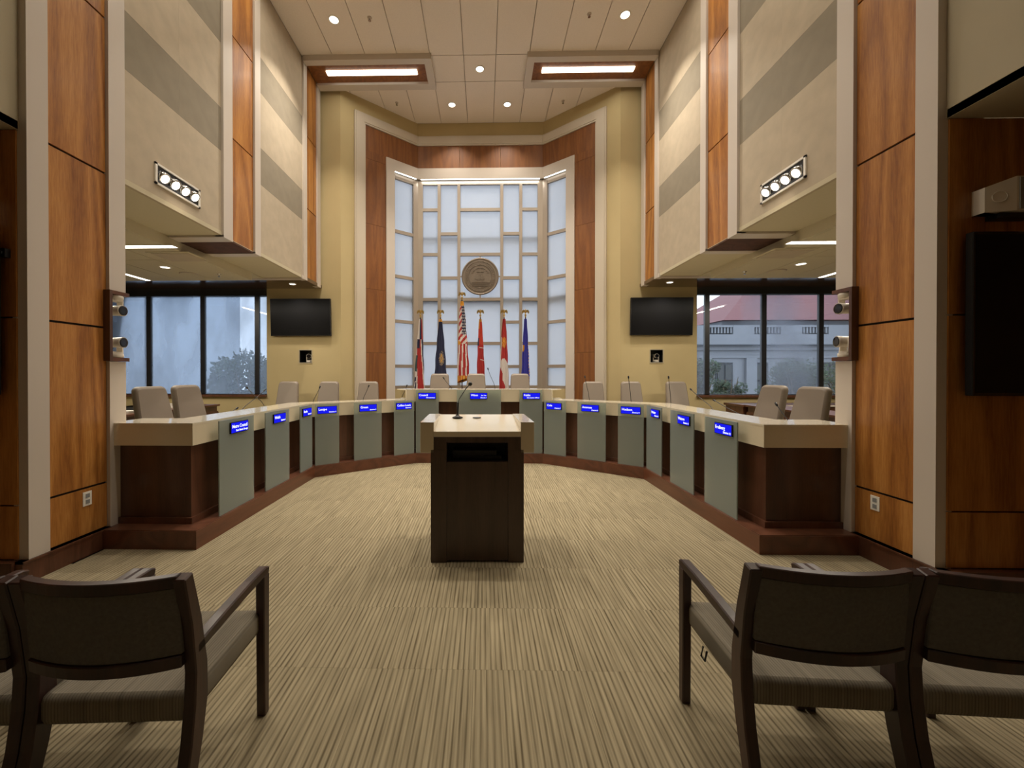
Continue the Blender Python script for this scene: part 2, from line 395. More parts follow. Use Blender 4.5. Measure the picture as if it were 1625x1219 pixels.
# ------------------------------------------------------------------ side walls of the hall (s = -1 left, +1 right)
JZ = [0.165, 0.556, 1.906, 3.25, 4.60, 5.95, ZC]
def side_wall(s):
    side = 'left' if s < 0 else 'right'
    m = MB()
    m.box(s * 3.245, s * 3.50, 2.76, 3.345, 0, ZC)
    m.box(s * 3.245, s * 3.50, 3.345, 3.50, 0, 1.612); m.box(s * 3.245, s * 3.50, 3.345, 3.50, 2.238, ZC)   # opening for the camera bracket
    m.box(s * 3.255, s * 3.50, 3.50, 7.80, 3.27, ZC)
    wl = struct(m.build('wall_' + side, 'fabric_light'))
    def pan(y0, y1, z0, z1, mat='cherry', name='wood_panel'):
        g = 0.009
        MB().box(s * 3.22, s * 3.25, y0 + 0.003, y1 - 0.003, z0 + g, z1 - g).build(name, mat, wl, origin=(s * 3.235, (y0 + y1) / 2, (z0 + z1) / 2))
    def gapstrip(y0, y1, z0, z1): MB().box(s * 3.236, s * 3.25, y0, y1, z0, z1).build('joint_backing', 'gap', wl)
    for a, b_ in zip(JZ[:-1], JZ[1:]): pan(2.885, 3.36, a, b_)
    gapstrip(2.885, 3.36, 0.1, ZC)
    for (ya, yb) in ((5.05, 5.55), (7.20, 7.66)):
        for a, b_ in zip(JZ[3:-1], JZ[4:]): pan(ya, yb, a, b_)
        gapstrip(ya, yb, ZL, ZC)
    def tr(y0, y1, z0, z1=ZC, proud=0.028, mat='trim_paint'):
        q = MB().box(s * (HW - proud), s * 3.30, y0, y1, z0, z1)
        q.build('trim_board', mat, wl)
    tr(2.745, 2.885, 0); tr(3.36, 3.515, 0, 1.612); tr(3.36, 3.515, 2.238)
    tr(4.87, 5.05, 3.235); tr(5.55, 5.69, 3.235); tr(7.07, 7.20, 3.235); tr(7.66, 7.80, 3.235)
    # fabric wrapped bands
    for ya, yb, cols in ((3.515, 4.87, 2), (5.69, 7.07, 1)):
        for z0, z1, mt in ((3.25, 4.31, 'fabric_light'), (4.31, 4.85, 'fabric_dark'), (4.85, 5.665, 'fabric_light'), (5.665, 6.19, 'fabric_dark'), (6.19, ZC, 'fabric_light')):
            for k in range(cols):
                a = ya + (yb - ya) * k / cols; b_ = ya + (yb - ya) * (k + 1) / cols
                MB().box(s * 3.222, s * 3.255, a + 0.0003, b_ - 0.0003, z0 + 0.001, z1 - 0.001).build('acoustic_panel', mt, wl, origin=(s * 3.24, (a + b_) / 2, (z0 + z1) / 2))
    # baseboard
    bb = struct(MB().box(s * 3.185, s * 3.25, 2.70, 3.36, 0, 0.165).box(s * 3.178, s * 3.25, 2.70, 3.36, 0.15, 0.165).build('baseboard_' + side, 'mahogany_red'))
    # bulkhead of the nearer, wider part of the room
    nw = MB().box(s * 3.25, s * 3.5, -3.6, 2.745, ZL, ZC).box(s * 3.25, s * 4.8, -3.6, 2.74, ZL - 0.001, ZL + 0.06)
    struct(nw.build('wall_upper_' + side, 'plaster_side'))
    fw = struct(MB().box(s * 3.26, s * 4.8, 2.76, 2.95, 0, ZL).build('wall_near_' + side, 'gap'))
    for a, b_ in zip(JZ[:3], JZ[1:4]):
        for x0, x1 in ((3.262, 4.55), ):
            MB().box(s * x0, s * x1, 2.735, 2.765, a + 0.006, b_ - 0.006).build('wood_panel', 'cherry_fine' if False else 'cherry', fw, origin=(s * (x0 + x1) / 2, 2.75, (a + b_) / 2))
    struct(MB().box(s * 3.24, s * 4.7, 2.68, 2.735, 0, 0.165).build('baseboard_near_' + side, 'mahogany_red'))
    struct(MB().box(s * 4.62, s * 4.8, -3.6, 2.76, 0, ZL).build('wall_outer_' + side, 'cherry'))
    # ceiling beam that folds out of the third pilaster
    bm_ = thing('ceiling_beam', 'wood panelled ceiling beam with light trim reaching in from the %s wall' % side, 'beam', (s * 2.0, 7.43, ZC), 0, 'wood beams folding from the wall onto the ceiling')
    def lb(x0, x1, y0, y1, z0, z1): return MB().box(s * x0 - s * 2.0, s * x1 - s * 2.0, y0 - 7.43, y1 - 7.43, z0 - ZC, z1 - ZC)
    q = lb(0.865, 3.19, 7.03, 7.155, 7.17, ZC); 
    for a in ((0.865, 3.19, 7.64, 7.80), (0.865, 1.0, 7.155, 7.64)):
        q.box(s * a[0] - s * 2.0, s * a[1] - s * 2.0, a[2] - 7.43, a[3] - 7.43, 7.17 - ZC, 0)
    q.build('trim_frame', 'trim_paint', bm_)
    lb(1.0, 3.19, 7.155, 7.64, 7.215, 7.265).build('soffit_panel', 'cherry_fine', bm_)
    f = lb(1.175, 2.89, 7.33, 7.44, 7.195, 7.215).build('light_diffuser', 'lamp_white', bm_); f['label'] = 'glowing white linear light strip'
    lamp('beam_lamp', (s * 2.03, 7.385, 7.185), 1.7, 7, (1, 0.92, 0.8), size_y=0.11)
    # the same beam nearer the camera, folding out of the second pilaster (above the frame)
    b2 = copy_tree(bm_); b2.location = (s * 2.0, 5.32, ZC)
    b2['label'] = 'wood panelled ceiling beam from the %s wall overhead, nearer the viewpoint' % side
    lamp('beam_lamp', (s * 2.03, 5.27, 7.185), 1.7, 26, (1, 0.9, 0.76), size_y=0.11)
    # and once more from the first, full-height pilaster
    b3 = copy_tree(bm_); b3.location = (s * 2.0, 3.12, ZC)
    b3['label'] = 'wood panelled ceiling beam above the full height pier of the %s wall' % side
    lamp('beam_lamp', (s * 2.03, 3.07, 7.185), 1.7, 52, (1, 0.9, 0.76), size_y=0.11)
for s in (-1, 1): side_wall(s)
struct(B(-4.8, 4.8, -3.75, -3.6, 0, ZC).build('wall_front', 'plaster_side'))

# ------------------------------------------------------------------ side galleries: soffits, low ceiling, windows
def gallery(s):
    side = 'left' if s < 0 else 'right'
    def b(x0, x1, y0, y1, z0, z1): return MB().box(s * x0, s * x1, y0, y1, z0, z1)
    struct(b(3.2201, 3.92, 3.50, 7.07, 3.252, 3.30).build('ceiling_edge_' + side, 'low_tile'))
    struct(b(3.92, 3.96, 3.2, 6.68, 3.12, 3.35).build('trim_%d' % (1 if s < 0 else 2), 'low_tile'))
    lc = struct(b(3.96, 9.6, 2.95, 6.68, 3.135, 3.3).build('ceiling_low_' + side, 'fabric_dark'))
    for i in range(9):
        for j in range(3):
            x0 = 3.96 + 0.605 * i; y1 = 6.68 - 1.21 * j
            MB().box(s * (x0 + 0.006), s * (x0 + 0.599), y1 - 1.204, y1 - 0.006, 3.12, 3.14).build('ceiling_tile', 'low_tile', lc, origin=(s * (x0 + 0.3), y1 - 0.6, 3.13))
    b(3.3, 9.6, 2.95, 3.5, 3.13, 3.3).build('ceiling_margin', 'low_tile', lc)
    # wood slab folding under from pilaster 2
    f = MB().box(s * 3.22, s * 3.915, 5.05, 5.55, 3.232, 3.252)
    t = struct(f.build('trim_%d' % (3 if s < 0 else 4), 'matte_wood'))
    MB().box(s * 3.19, s * 3.9, 4.87, 5.05, 3.226, 3.254).build('trim_board', 'trim_paint', t)
    MB().box(s * 3.19, s * 3.9, 5.55, 5.69, 3.226, 3.254).build('trim_board', 'trim_paint', t)
    # glossy wood soffit along the windows
    f = b(3.2, 9.6, 7.14, 7.87, 3.236, 3.3)
    t = struct(f.build('trim_%d' % (5 if s < 0 else 6), 'soffit_wood'))
    b(3.2, 9.6, 7.02, 7.14, 3.23, 3.3).build('trim_board', 'trim_paint', t)
    b(3.92, 9.6, 6.68, 7.02, 3.236, 3.3).build('infill_board', 'low_tile', t)
    # outer end wall, wall behind the panelled pier
    struct(b(9.6, 9.8, 2.8, 9.3, -0.1, 3.5).build('wall_end_' + side, 'plaster_yellow'))
    struct(b(3.5, 9.8, 2.8, 2.95, -0.1, 3.5).build('wall_inner_' + side, 'plaster_yellow'))
    # window wall
    ww = struct(b(4.33, 9.6, YT, YT + 0.2, 0, 1.05).build('wall_window_' + side, 'plaster_yellow'))
    win = struct(b(4.33, 9.6, YT - 0.02, YT + 0.12, 3.09, 3.24).build('window_%d' % (2 if s < 0 else 3), 'anodised'))
    b(4.33, 9.6, YT - 0.06, YT + 0.14, 1.04, 1.085).build('window_sill', 'mahogany_red', win)
    b(4.33, 9.6, YT + 0.02, YT + 0.10, 1.085, 1.10).build('bottom_rail', 'anodised', win)
    ms = [4.33, 4.545, 5.668, 6.79, 7.91, 9.03]
    for x in ms[1:]: b(x - 0.047, x + 0.047, YT + 0.02, YT + 0.07, 1.085, 3.09).build('mullion', 'anodised', win)
    ms.append(9.6)
    for k in range(6):
        a = ms[k] + (0.04 if k else 0); c = ms[k + 1] - (0.04 if k < 5 else 0)
        MB().box(s * a, s * c, YT + 0.045, YT + 0.053, 1.10, 3.09).build('pane', 'misted_pane' if s < 0 else 'clear_pane', win)
    # linear lamps and downlights of the low ceiling
    G2 = 'linear lights in the low side ceilings'
    t = thing('linear_light', 'bright linear ceiling light crossing the low ceiling of the %s gallery' % side, 'light', (s * 4.7, 4.88, 3.12), 0, G2)
    MB().box(-0.88, 0.88, -0.055, 0.055, -0.006, 0).build('housing', 'white_plastic', t)
    MB().box(-0.87, 0.87, -0.045, 0.045, -0.009, -0.004).build('diffuser', 'lamp_white', t)
    lamp('linear_lamp', (s * 4.7, 4.88, 3.10), 1.7, 60, (1, 0.9, 0.74), size_y=0.08)
    t = thing('linear_light', 'linear ceiling light running back toward the windows of the %s gallery' % side, 'light', (s * 5.7, 5.6, 3.12), 0, G2)
    MB().box(-0.04, 0.04, -0.95, 1.05, -0.006, 0).build('housing', 'white_plastic', t)
    MB().box(-0.033, 0.033, -0.94, 1.04, -0.009, -0.004).build('diffuser', 'lamp_white', t)
    lamp('linear_lamp', (s * 5.7, 5.6, 3.10), 0.07, 50, (1, 0.9, 0.74), size_y=1.9)
    G3 = 'small downlights in the low side ceilings'
    downlight(s * 4.73, 5.82, 3.12, 0.062, 6, 'small round downlight in the low ceiling of the %s gallery' % side, G3)
    downlight(s * 3.59, 7.445, 3.236, 0.055, 9, 'downlight in the wood soffit above the %s television' % side, G3, spread=120)
    t = thing('ceiling_speaker', 'flat round speaker grille in the low ceiling of the %s gallery' % side, 'speaker', (s * 4.68, 6.23, 3.12), 0, 'round ceiling speakers')
    MB().lathe([(0.13, 0), (0.13, -0.006), (0.115, -0.010)], n=28).build('rim', 'ceiling_grid', t)
    MB().lathe([(0.112, -0.004), (0.112, -0.011)], n=28).build('grille', 'low_tile', t)
    t = thing('ceiling_vent', 'flat square air vent panel in the low ceiling of the %s gallery' % side, 'vent', (s * 4.1, 5.31, 3.12), 0, 'square air vents in the low ceilings')
    MB().box(-0.29, 0.29, -0.22, 0.22, -0.012, 0).build('frame', 'low_tile', t)
    MB().box(-0.25, 0.25, -0.18, 0.18, -0.018, -0.01).build('diffuser_plate', 'fabric_light', t)
    t = thing('sprinkler_head', 'tiny sprinkler head in the low ceiling of the %s gallery' % side, 'sprinkler', (s * 4.2, 6.25, 3.12), 0, 'sprinklers in the low ceilings')
    MB().lathe([(0.03, 0), (0.03, -0.005), (0.01, -0.01), (0.01, -0.04), (0.02, -0.045)], n=12).build('deflector', 'chrome', t)
for s in (-1, 1): gallery(s)

# ------------------------------------------------------------------ television walls (with the camera niche) and bay
def tv_wall(s):
    side = 'left' if s < 0 else 'right'
    nx0, nx1, nz0, nz1 = 3.41, 3.655, 1.735, 1.985
    m = MB(); xe, xi = 4.33, 2.81
    for a in ((xi, nx0, 0, ZC), (nx1, xe, 0, 3.6), (nx0, nx1, 0, nz0), (nx0, nx1, nz1, 3.6), (3.41, 3.5, 3.5, ZC)):
        m.box(s * a[0], s * a[1], YT, YT + 0.24, a[2], a[3])
    wl = struct(m.build('wall_back_' + side, 'plaster_yellow'))
    q = MB().box(s * nx0, s * nx1, YT + 0.2, YT + 0.23, nz0, nz1)
    for a in ((nx0, nx0 + 0.006, nz0, nz1), (nx1 - 0.006, nx1, nz0, nz1), (nx0, nx1, nz0, nz0 + 0.006), (nx0, nx1, nz1 - 0.006, nz1)):
        q.box(s * a[0], s * a[1], YT + 0.005, YT + 0.22, a[2], a[3])
    q.build('niche_liner', 'black', wl)
    q = MB()
    for a in ((nx0 - 0.015, nx0, nz0 - 0.015, nz1 + 0.015), (nx1, nx1 + 0.015, nz0 - 0.015, nz1 + 0.015), (nx0, nx1, nz0 - 0.015, nz0), (nx0, nx1, nz1, nz1 + 0.015)):
        q.box(s * a[0], s * a[1], YT - 0.008, YT + 0.005, a[2], a[3])
    q.build('niche_trim', 'plaster_side', wl)
    # television
    t = thing('television', 'flat black wall television on the %s yellow wall above the camera niche' % side, 'television', (s * 3.6, YT, 2.645), 0, 'black wall televisions on the yellow walls')
    q = MB().box(-0.612, 0.612, -0.085, -0.035, -0.372, 0.372); q.xf(Matrix.Rotation(R(2.5), 4, 'X'))
    q.build('bezel', 'screen_black', t, bevel=0.006)
    q = MB().box(-0.6, 0.6, -0.0885, -0.084, -0.355, 0.362); q.xf(Matrix.Rotation(R(2.5), 4, 'X')); q.build('screen', 'tv_screen', t)
    MB().box(-0.25, 0.25, -0.04, -0.001, -0.2, 0.2).build('wall_mount', 'black', t)
for s in (-1, 1): tv_wall(s)

def ptz_camera(name, label, loc, rz, group, inv=False, scale=1.0):
    t = thing(name, label, 'camera', loc, rz, group)
    k = scale
    q = MB().lathe([(0.055 * k, 0), (0.06 * k, 0.008 * k), (0.058 * k, 0.03 * k), (0.045 * k, 0.04 * k)], n=24); 
    parts = [('base', q, 'cam_white')]
    q = MB()
    for sy in (-1, 1):   # yoke arms
        q.hexa([(-0.025 * k, sy * 0.046 * k, 0.035 * k), (0.025 * k, sy * 0.046 * k, 0.035 * k), (0.025 * k, sy * 0.058 * k, 0.035 * k), (-0.025 * k, sy * 0.058 * k, 0.035 * k),
                (-0.02 * k, sy * 0.044 * k, 0.15 * k), (0.02 * k, sy * 0.044 * k, 0.15 * k), (0.02 * k, sy * 0.054 * k, 0.15 * k), (-0.02 * k, sy * 0.054 * k, 0.15 * k)])
    q.box(-0.03 * k, 0.03 * k, -0.05 * k, 0.05 * k, 0.03 * k, 0.05 * k)
    parts.append(('yoke', q, 'cam_white'))
    q = MB().lathe([(0.030 * k, -0.062 * k), (0.040 * k, -0.055 * k), (0.042 * k, 0.05 * k), (0.045 * k, 0.055 * k), (0.045 * k, 0.072 * k)], c=(0, 0, 0.125 * k), n=24, axis='X')
    parts.append(('barrel', q, 'cam_white'))
    q = MB().lathe([(0.040 * k, 0.0725 * k), (0.040 * k, 0.076 * k), (0.025 * k, 0.073 * k)], c=(0, 0, 0.125 * k), n=24, axis='X')
    parts.append(('lens', q, 'lens'))
    for nm, q, mt in parts:
        if inv: q.xf(Matrix.Rotation(math.pi, 4, 'X'))
        q.build(nm, mt, t)
    return t
for s in (-1, 1):
    side = 'left' if s < 0 else 'right'
    ptz_camera('ptz_camera', 'white camera inside the small black niche under the %s television' % side, (s * 3.50 if s < 0 else 3.56, YT + 0.10, 1.742), R(-90 + (12 if s < 0 else -6)), 'cameras in the wall niches')
    # wooden C bracket on the panelled pier with two cameras
    t = thing('camera_bracket', 'small C-shaped wooden bracket on the %s pier holding two white cameras' % side, 'bracket', (s * 3.19, 3.35, 1.615), 0, 'wooden camera brackets')
    MB().box(s * 0.065, -s * 0.028, -0.018, 0.008, 0, 0.62).build('spine_board', 'mahogany', t)
    MB().box(s * 0.10, -s * 0.028, 0.008, 0.17, 0.588, 0.62).build('upper_shelf', 'mahogany_red', t)
    MB().box(s * 0.10, -s * 0.028, 0.008, 0.17, 0, 0.032).build('lower_shelf', 'mahogany_red', t)
    ptz_camera('ptz_camera', 'white camera hanging upside down under the upper shelf of the %s wooden bracket' % side, (s * 3.225, 3.44, 2.202), 0 if s < 0 else math.pi, 'white bracket cameras', inv=True, scale=1.08)
    ptz_camera('ptz_camera', 'white camera standing on the lower shelf of the %s wooden bracket' % side, (s * 3.225, 3.44, 1.648), R(4) if s < 0 else math.pi - R(14), 'white bracket cameras', scale=1.08)

# bay: back plane plus two angled planes. local frame: s along the wall, d into the room
def frame_fn(kind):
    if kind == 0:   # back, s = x
        return lambda u, d, z: (u, YB - d, z)
    sg = kind
    ax, ay = sg * 0.7714, -0.6363        # along, from the back corner outwards
    nx, ny = -sg * 0.6363, -0.7714       # into the room
    return lambda u, d, z: (sg * 1.44 + ax * u + nx * d, YB + ay * u + ny * d, z)
def fbox(q, F, u0, u1, d0, d1, z0, z1, mi=0):
    q.hexa([F(u0, d1, z0), F(u1, d1, z0), F(u1, d0, z0), F(u0, d0, z0), F(u0, d1, z1), F(u1, d1, z1), F(u1, d0, z1), F(u0, d0, z1)], mi); return q
Z = dict(trim1=6.95, wood1=6.735, in1=6.215, op=5.97, sill=1.17)
WJ = [0.3, 1.96, 3.31, 4.68, 6.05]
bay = {}
for kind, nm in ((-1, 'wall_bay_left'), (0, 'wall_bay_back'), (1, 'wall_bay_right')):
    F = frame_fn(kind); q = MB()
    if kind:
        fbox(q, F, 0.6, 1.78, -0.2, 0, 0, ZC); fbox(q, F, -0.09, 0.6, -0.2, 0, Z['op'], ZC); fbox(q, F, -0.09, 0.6, -0.2, 0, 0, Z['sill'])
    else:
        fbox(q, F, -1.44, 1.44, -0.2, 0, Z['op'], ZC); fbox(q, F, -1.44, 1.44, -0.2, 0, 0, Z['sill'])
    W_ = struct(q.build(nm, 'plaster_yellow')); bay[kind] = W_
    q = MB()
    if kind:
        fbox(q, F, 1.27, 1.50, 0, 0.05, 0.3, Z['trim1']); fbox(q, F, 0, 1.27, 0, 0.05, Z['wood1'], Z['trim1'])
        fbox(q, F, 1.30, 1.47, 0.05, 0.062, 0.3, Z['trim1'] - 0.03); fbox(q, F, 0, 1.30, 0.05, 0.062, Z['wood1'] + 0.03, Z['trim1'] - 0.03)
    else:
        fbox(q, F, -1.44, 1.44, 0, 0.05, Z['wood1'], Z['trim1']); fbox(q, F, -1.44, 1.44, 0.05, 0.062, Z['wood1'] + 0.03, Z['trim1'] - 0.03)
    q.build('outer_trim', 'trim_warm', W_)
    q = MB()
    if kind:
        fbox(q, F, 0.60, 0.80, -0.05, 0.05, 0.3, Z['in1']); fbox(q, F, 0, 0.60, -0.05, 0.05, Z['op'], Z['in1'])
    else: fbox(q, F, -1.44, 1.44, -0.05, 0.05, Z['op'], Z['in1'])
    q.build('inner_trim', 'trim_paint', W_)
    if kind:
        fbox(MB(), F, 0.0, 1.27, 0, 0.022, Z['in1'], Z['wood1'] - 0.003).build('wood_panel', 'cherry_fine', W_)
        zz = WJ + [Z['in1'] + 0.001]
        for a, b_ in zip(zz[:-1], zz[1:]):
            fbox(MB(), F, 0.80, 1.27, 0, 0.022, a + 0.002, b_ - 0.002).build('wood_panel', 'cherry_fine', W_)
    else:
        for a, b_ in ((-1.43, -0.47), (-0.47, 0.465), (0.465, 1.43)):
            fbox(MB(), F, a + 0.003, b_ - 0.003, 0, 0.022, Z['in1'], Z['wood1'] - 0.003).build('wood_panel', 'cherry_fine', W_)
# window lattice
bw = struct(bpy.data.objects.new('window_1', None)); C.objects.link(bw)
def bar(F, u0, u1, z0, z1, d0=-0.09, d1=-0.02, nm='mullion'): fbox(MB(), F, u0, u1, d0, d1, z0, z1).build(nm, 'metal_frame', bw)
F0 = frame_fn(0); zb, zt = 1.17, 5.97
VX = [-1.385, -0.948, -0.492, 0.498, 0.936, 1.382]
for i, x in enumerate(VX): bar(F0, x - (0.034 if 0 < i < 5 else 0.06), x + (0.034 if 0 < i < 5 else 0.06), 1.24, 5.87)
bar(F0, -1.44, 1.44, 5.87, zt, nm='top_rail'); bar(F0, -1.44, 1.44, zb, 1.24, nm='bottom_rail')
even = [5.298, 4.268, 3.229, 2.211]; odd = [4.743, 3.724, 2.702, 1.677]
for i in range(5):
    a, b_ = VX[i] + 0.034, VX[i + 1] - 0.034
    if i == 0: a = VX[0] + 0.05
    if i == 4: b_ = VX[5] - 0.05
    rails = odd if i in (1, 3) else even
    for z in rails: bar(F0, a, b_, z - 0.034, z + 0.034, -0.085, -0.025, 'rail')
    lv = [5.87] + [z for z in rails] + [1.24]
    for k in range(len(lv) - 1):
        z1 = lv[k] - (0.034 if k else 0); z0 = lv[k + 1] + (0.034 if k < len(lv) - 2 else 0)
        fbox(MB(), F0, a - 0.01, b_ + 0.01, -0.08, -0.072, z0 - 0.01, z1 + 0.01).build('pane', 'frosted_pane', bw)
for sg in (-1, 1):
    F = frame_fn(sg)
    bar(F, -0.08, 0.10, zb, zt, -0.13, -0.012); bar(F, 0.585, 0.60, zb, zt); bar(F, 0.1, 0.6, 5.85, zt, nm='top_rail'); bar(F, 0.1, 0.6, zb, 1.24, nm='bottom_rail')
    lv = [5.85, 4.691, 3.688, 2.685, 1.68, 1.24]
    for k in range(5):
        z1 = lv[k] - (0.034 if k else 0); z0 = lv[k + 1] + (0.034 if k < 4 else 0)
        fbox(MB(), F, 0.09, 0.595, -0.08, -0.072, z0 - 0.01, z1 + 0.01).build('pane', 'frosted_pane', bw)
        if k < 4: bar(F, 0.10, 0.59, lv[k + 1] - 0.034, lv[k + 1] + 0.034, -0.085, -0.025, 'rail')
# structural transoms outside the frosted panes throw the soft bands
q = MB(); fbox(q, F0, -1.6, 1.6, -0.24, -0.13, 3.17, 3.29); fbox(q, F0, -1.6, 1.6, -0.24, -0.15, 4.62, 4.69)
for sg in (-1, 1): fbox(q, frame_fn(sg), 0.0, 0.6, -0.24, -0.13, 3.17, 3.29)
q.build('outer_transom', 'anodised', bw)
# cove light under the inner trim
q = MB(); fbox(q, F0, -1.36, 1.36, 0.028, 0.046, 5.955, 5.97)
for sg in (-1, 1): fbox(q, frame_fn(sg), 0.06, 0.59, 0.028, 0.046, 5.955, 5.97)
cg = q.build('cove_light', 'cove_glow'); tag(cg, 'thin white light line under the trim along the top of the bay window', 'light')
lamp('cove_lamp', (0, YB - 0.03, 5.95), 2.7, 7, (1, 0.96, 0.9), size_y=0.02)

# round seal
t = thing('round_seal', 'large round taupe relief seal hanging in the middle of the bay window', 'seal', (0.0, YB + 0.02, 3.755))
MB().lathe([(0.40, 0.05), (0.425, 0.04), (0.43, 0.0), (0.41, -0.012), (0.395, -0.006), (0.39, 0.0)], n=72, axis='Y').build('disc', 'bronze_metal', t)
for r_, w_ in ((0.345, 0.006), (0.27, 0.005), (0.255, 0.003)):
    ring = [(r_ * math.cos(a * math.pi / 36), -0.004, r_ * math.sin(a * math.pi / 36)) for a in range(73)]
    MB().tube(ring, w_, n=6, caps=False).build('relief_ring', 'bronze_metal', t)
q = MB()
for k in range(40):       # worn relief round the border
    a = k * math.tau / 40 + 0.05
    if k % 8 == 7: continue
    c, s_ = math.cos(a), math.sin(a)
    r0, r1, hw = 0.29, 0.325, 0.011
    P = [(c * r0 - s_ * -hw, s_ * r0 + c * -hw), (c * r0 - s_ * hw, s_ * r0 + c * hw), (c * r1 - s_ * hw, s_ * r1 + c * hw), (c * r1 - s_ * -hw, s_ * r1 + c * -hw)]
    q.hexa([(x, 0.0, z) for x, z in P] + [(x, -0.008, z) for x, z in P])
o = q.build('border_relief', 'bronze_metal', t); o['kind'] = 'stuff'
q = MB()
for a in range(7): q.box(-0.12 + 0.034 * a, -0.10 + 0.034 * a, -0.012, 0, -0.06 - 0.01 * (a % 3), 0.0 + 0.012 * (3 - abs(a - 3)))
q.box(-0.012, 0.012, -0.015, 0, 0.02, 0.21); q.box(-0.08, 0.08, -0.012, 0, 0.1, 0.115)
for k in range(5): q.box(-0.19, 0.19, -0.010, 0, -0.135 - 0.022 * k, -0.125 - 0.022 * k)
for sx in (-1, 1):
    for k in range(6):
        a = 0.5 + k * 0.28
        q.box(sx * 0.20 * math.cos(a) - 0.02, sx * 0.20 * math.cos(a) + 0.02, -0.01, 0, 0.20 * math.sin(a) - 0.012, 0.20 * math.sin(a) + 0.012)
q.build('crest_relief', 'bronze_metal', t)
for a, b_ in (((-0.015, 0.015), (0.42, 0.52)), ((-0.015, 0.015), (-0.53, -0.42))): MB().box(a[0], a[1], 0.01, 0.03, b_[0], b_[1]).build('hanger', 'metal_frame', t)
for x0, x1 in ((-0.49, -0.42), (0.42, 0.49)): MB().box(x0, x1, 0.01, 0.03, -0.015, 0.015).build('hanger', 'metal_frame', t)

# ------------------------------------------------------------------ council dais
PATH = [(-3.27, 3.28), (-2.37, 3.28), (-2.37, 5.62), (-1.07, 6.57), (1.07, 6.57), (2.37, 5.62), (2.37, 3.28), (3.27, 3.28)]
def offs(path, d):     # offset away from the public
    out = []; n = len(path)
    def nrm(a, b_):
        dx, dy = b_[0] - a[0], b_[1] - a[1]; l = math.hypot(dx, dy); return (-dy / l, dx / l)
    for i, p in enumerate(path):
        n1 = nrm(path[i - 1], p) if i else None; n2 = nrm(p, path[i + 1]) if i < n - 1 else None
        if n1 is None: n1 = n2
        if n2 is None: n2 = n1
        k = 1 + n1[0] * n2[0] + n1[1] * n2[1]
        out.append((p[0] + d * (n1[0] + n2[0]) / k, p[1] + d * (n1[1] + n2[1]) / k))
    return out
def band(q, path, d0, d1, z0, z1, mi=0):
    a, b_ = offs(path, d0), offs(path, d1)
    for i in range(len(path) - 1):
        q.hexa([(*a[i], z0), (*a[i + 1], z0), (*b_[i + 1], z0), (*b_[i], z0), (*a[i], z1), (*a[i + 1], z1), (*b_[i + 1], z1), (*b_[i], z1)], mi)
    return q
dais = thing('council_dais', 'long horseshoe council dais with cream counter, wood base and grey-green glass panels', 'dais', (0, 5.0, 0))
def db(q, name, mat, bevel=0, par=None):
    q.v = [(x, y - 5.0, z) for x, y, z in q.v]
    return q.build(name, mat, par or dais, bevel=bevel)
PW = [p if abs(p[0]) < 3.2 else (math.copysign(3.22, p[0]), p[1]) for p in PATH]
for path in (PATH[:4], [PATH[3], PATH[4]], PATH[4:]):
    pw = [p if abs(p[0]) < 3.2 else (math.copysign(3.19, p[0]), p[1]) for p in path]
    full = PATH
def seg_band(i0, i1, d0, d1, z0, z1, name, mat, bevel=0, clampx=None):
    a, b_ = offs(PATH, d0), offs(PATH, d1); q = MB()
    for i in range(i0, i1):
        P = [a[i], a[i + 1], b_[i + 1], b_[i]]
        if clampx: P = [(max(-clampx, min(clampx, x)), y) for x, y in P]
        q.hexa([(*p, z0) for p in P] + [(*p, z1) for p in P])
    return db(q, name, mat, bevel)
seg_band(0, 7, 0.0, 0.35, 0.0, 0.155, 'plinth', 'mahogany_rail', clampx=3.19)
seg_band(0, 7, 0.006, 0.35, 0.155, 0.162, 'plinth_cap', 'mahogany_red', clampx=3.19)
seg_band(0, 7, 0.15, 0.19, 0.162, 0.217, 'skirting', 'mahogany_red', clampx=3.19)
for i in range(7):
    z1 = 1.04 if i == 3 else 0.87
    seg_band(i, i + 1, 0.175, 0.21, 0.217, z1, 'front_panel', 'mahogany_red' if 0 < i < 6 else 'mahogany', clampx=3.19)
for i0, i1 in ((0, 3), (4, 7)):
    seg_band(i0, i1, 0.116, 0.155, 0.868, 1.052, 'fascia', 'laminate', clampx=3.262)
    seg_band(i0, i1, 0.114, 0.50, 1.052, 1.067, 'counter_ledge', 'laminate_top', clampx=3.262)
    seg_band(i0, i1, 0.46, 0.50, 0.15, 1.052, 'inner_panel', 'mahogany', clampx=3.19)
    seg_band(i0, i1, 0.50, 0.85, 0.86, 0.89, 'worktop', 'laminate_top', clampx=3.19)
q = MB()     # raised centre with mitred returns
E1 = 0.13; cp = [(-1.07 - E1 * 0.807, 6.57 - E1 * 0.59), (-1.07, 6.57), (1.07, 6.57), (1.07 + E1 * 0.807, 6.57 - E1 * 0.59)]
band(q, cp, 0.07, 0.11, 1.03, 1.228); db(q, 'centre_fascia', 'laminate')
q = MB(); band(q, cp, 0.068, 0.45, 1.228, 1.243); db(q, 'centre_ledge', 'laminate_top')
q = MB(); q.box(-1.12, 1.12, 6.98, 7.02, 0.3, 1.228); db(q, 'inner_panel', 'mahogany')
q = MB(); q.box(-1.15, 1.15, 7.02, 7.5, 1.0, 1.03); db(q, 'worktop', 'laminate_top')
for sx in (-1, 1):
    q = MB(); q.box(sx * 1.10, sx * 1.14, 6.7, 7.02, 1.0, 1.228); db(q, 'centre_cheek', 'laminate')

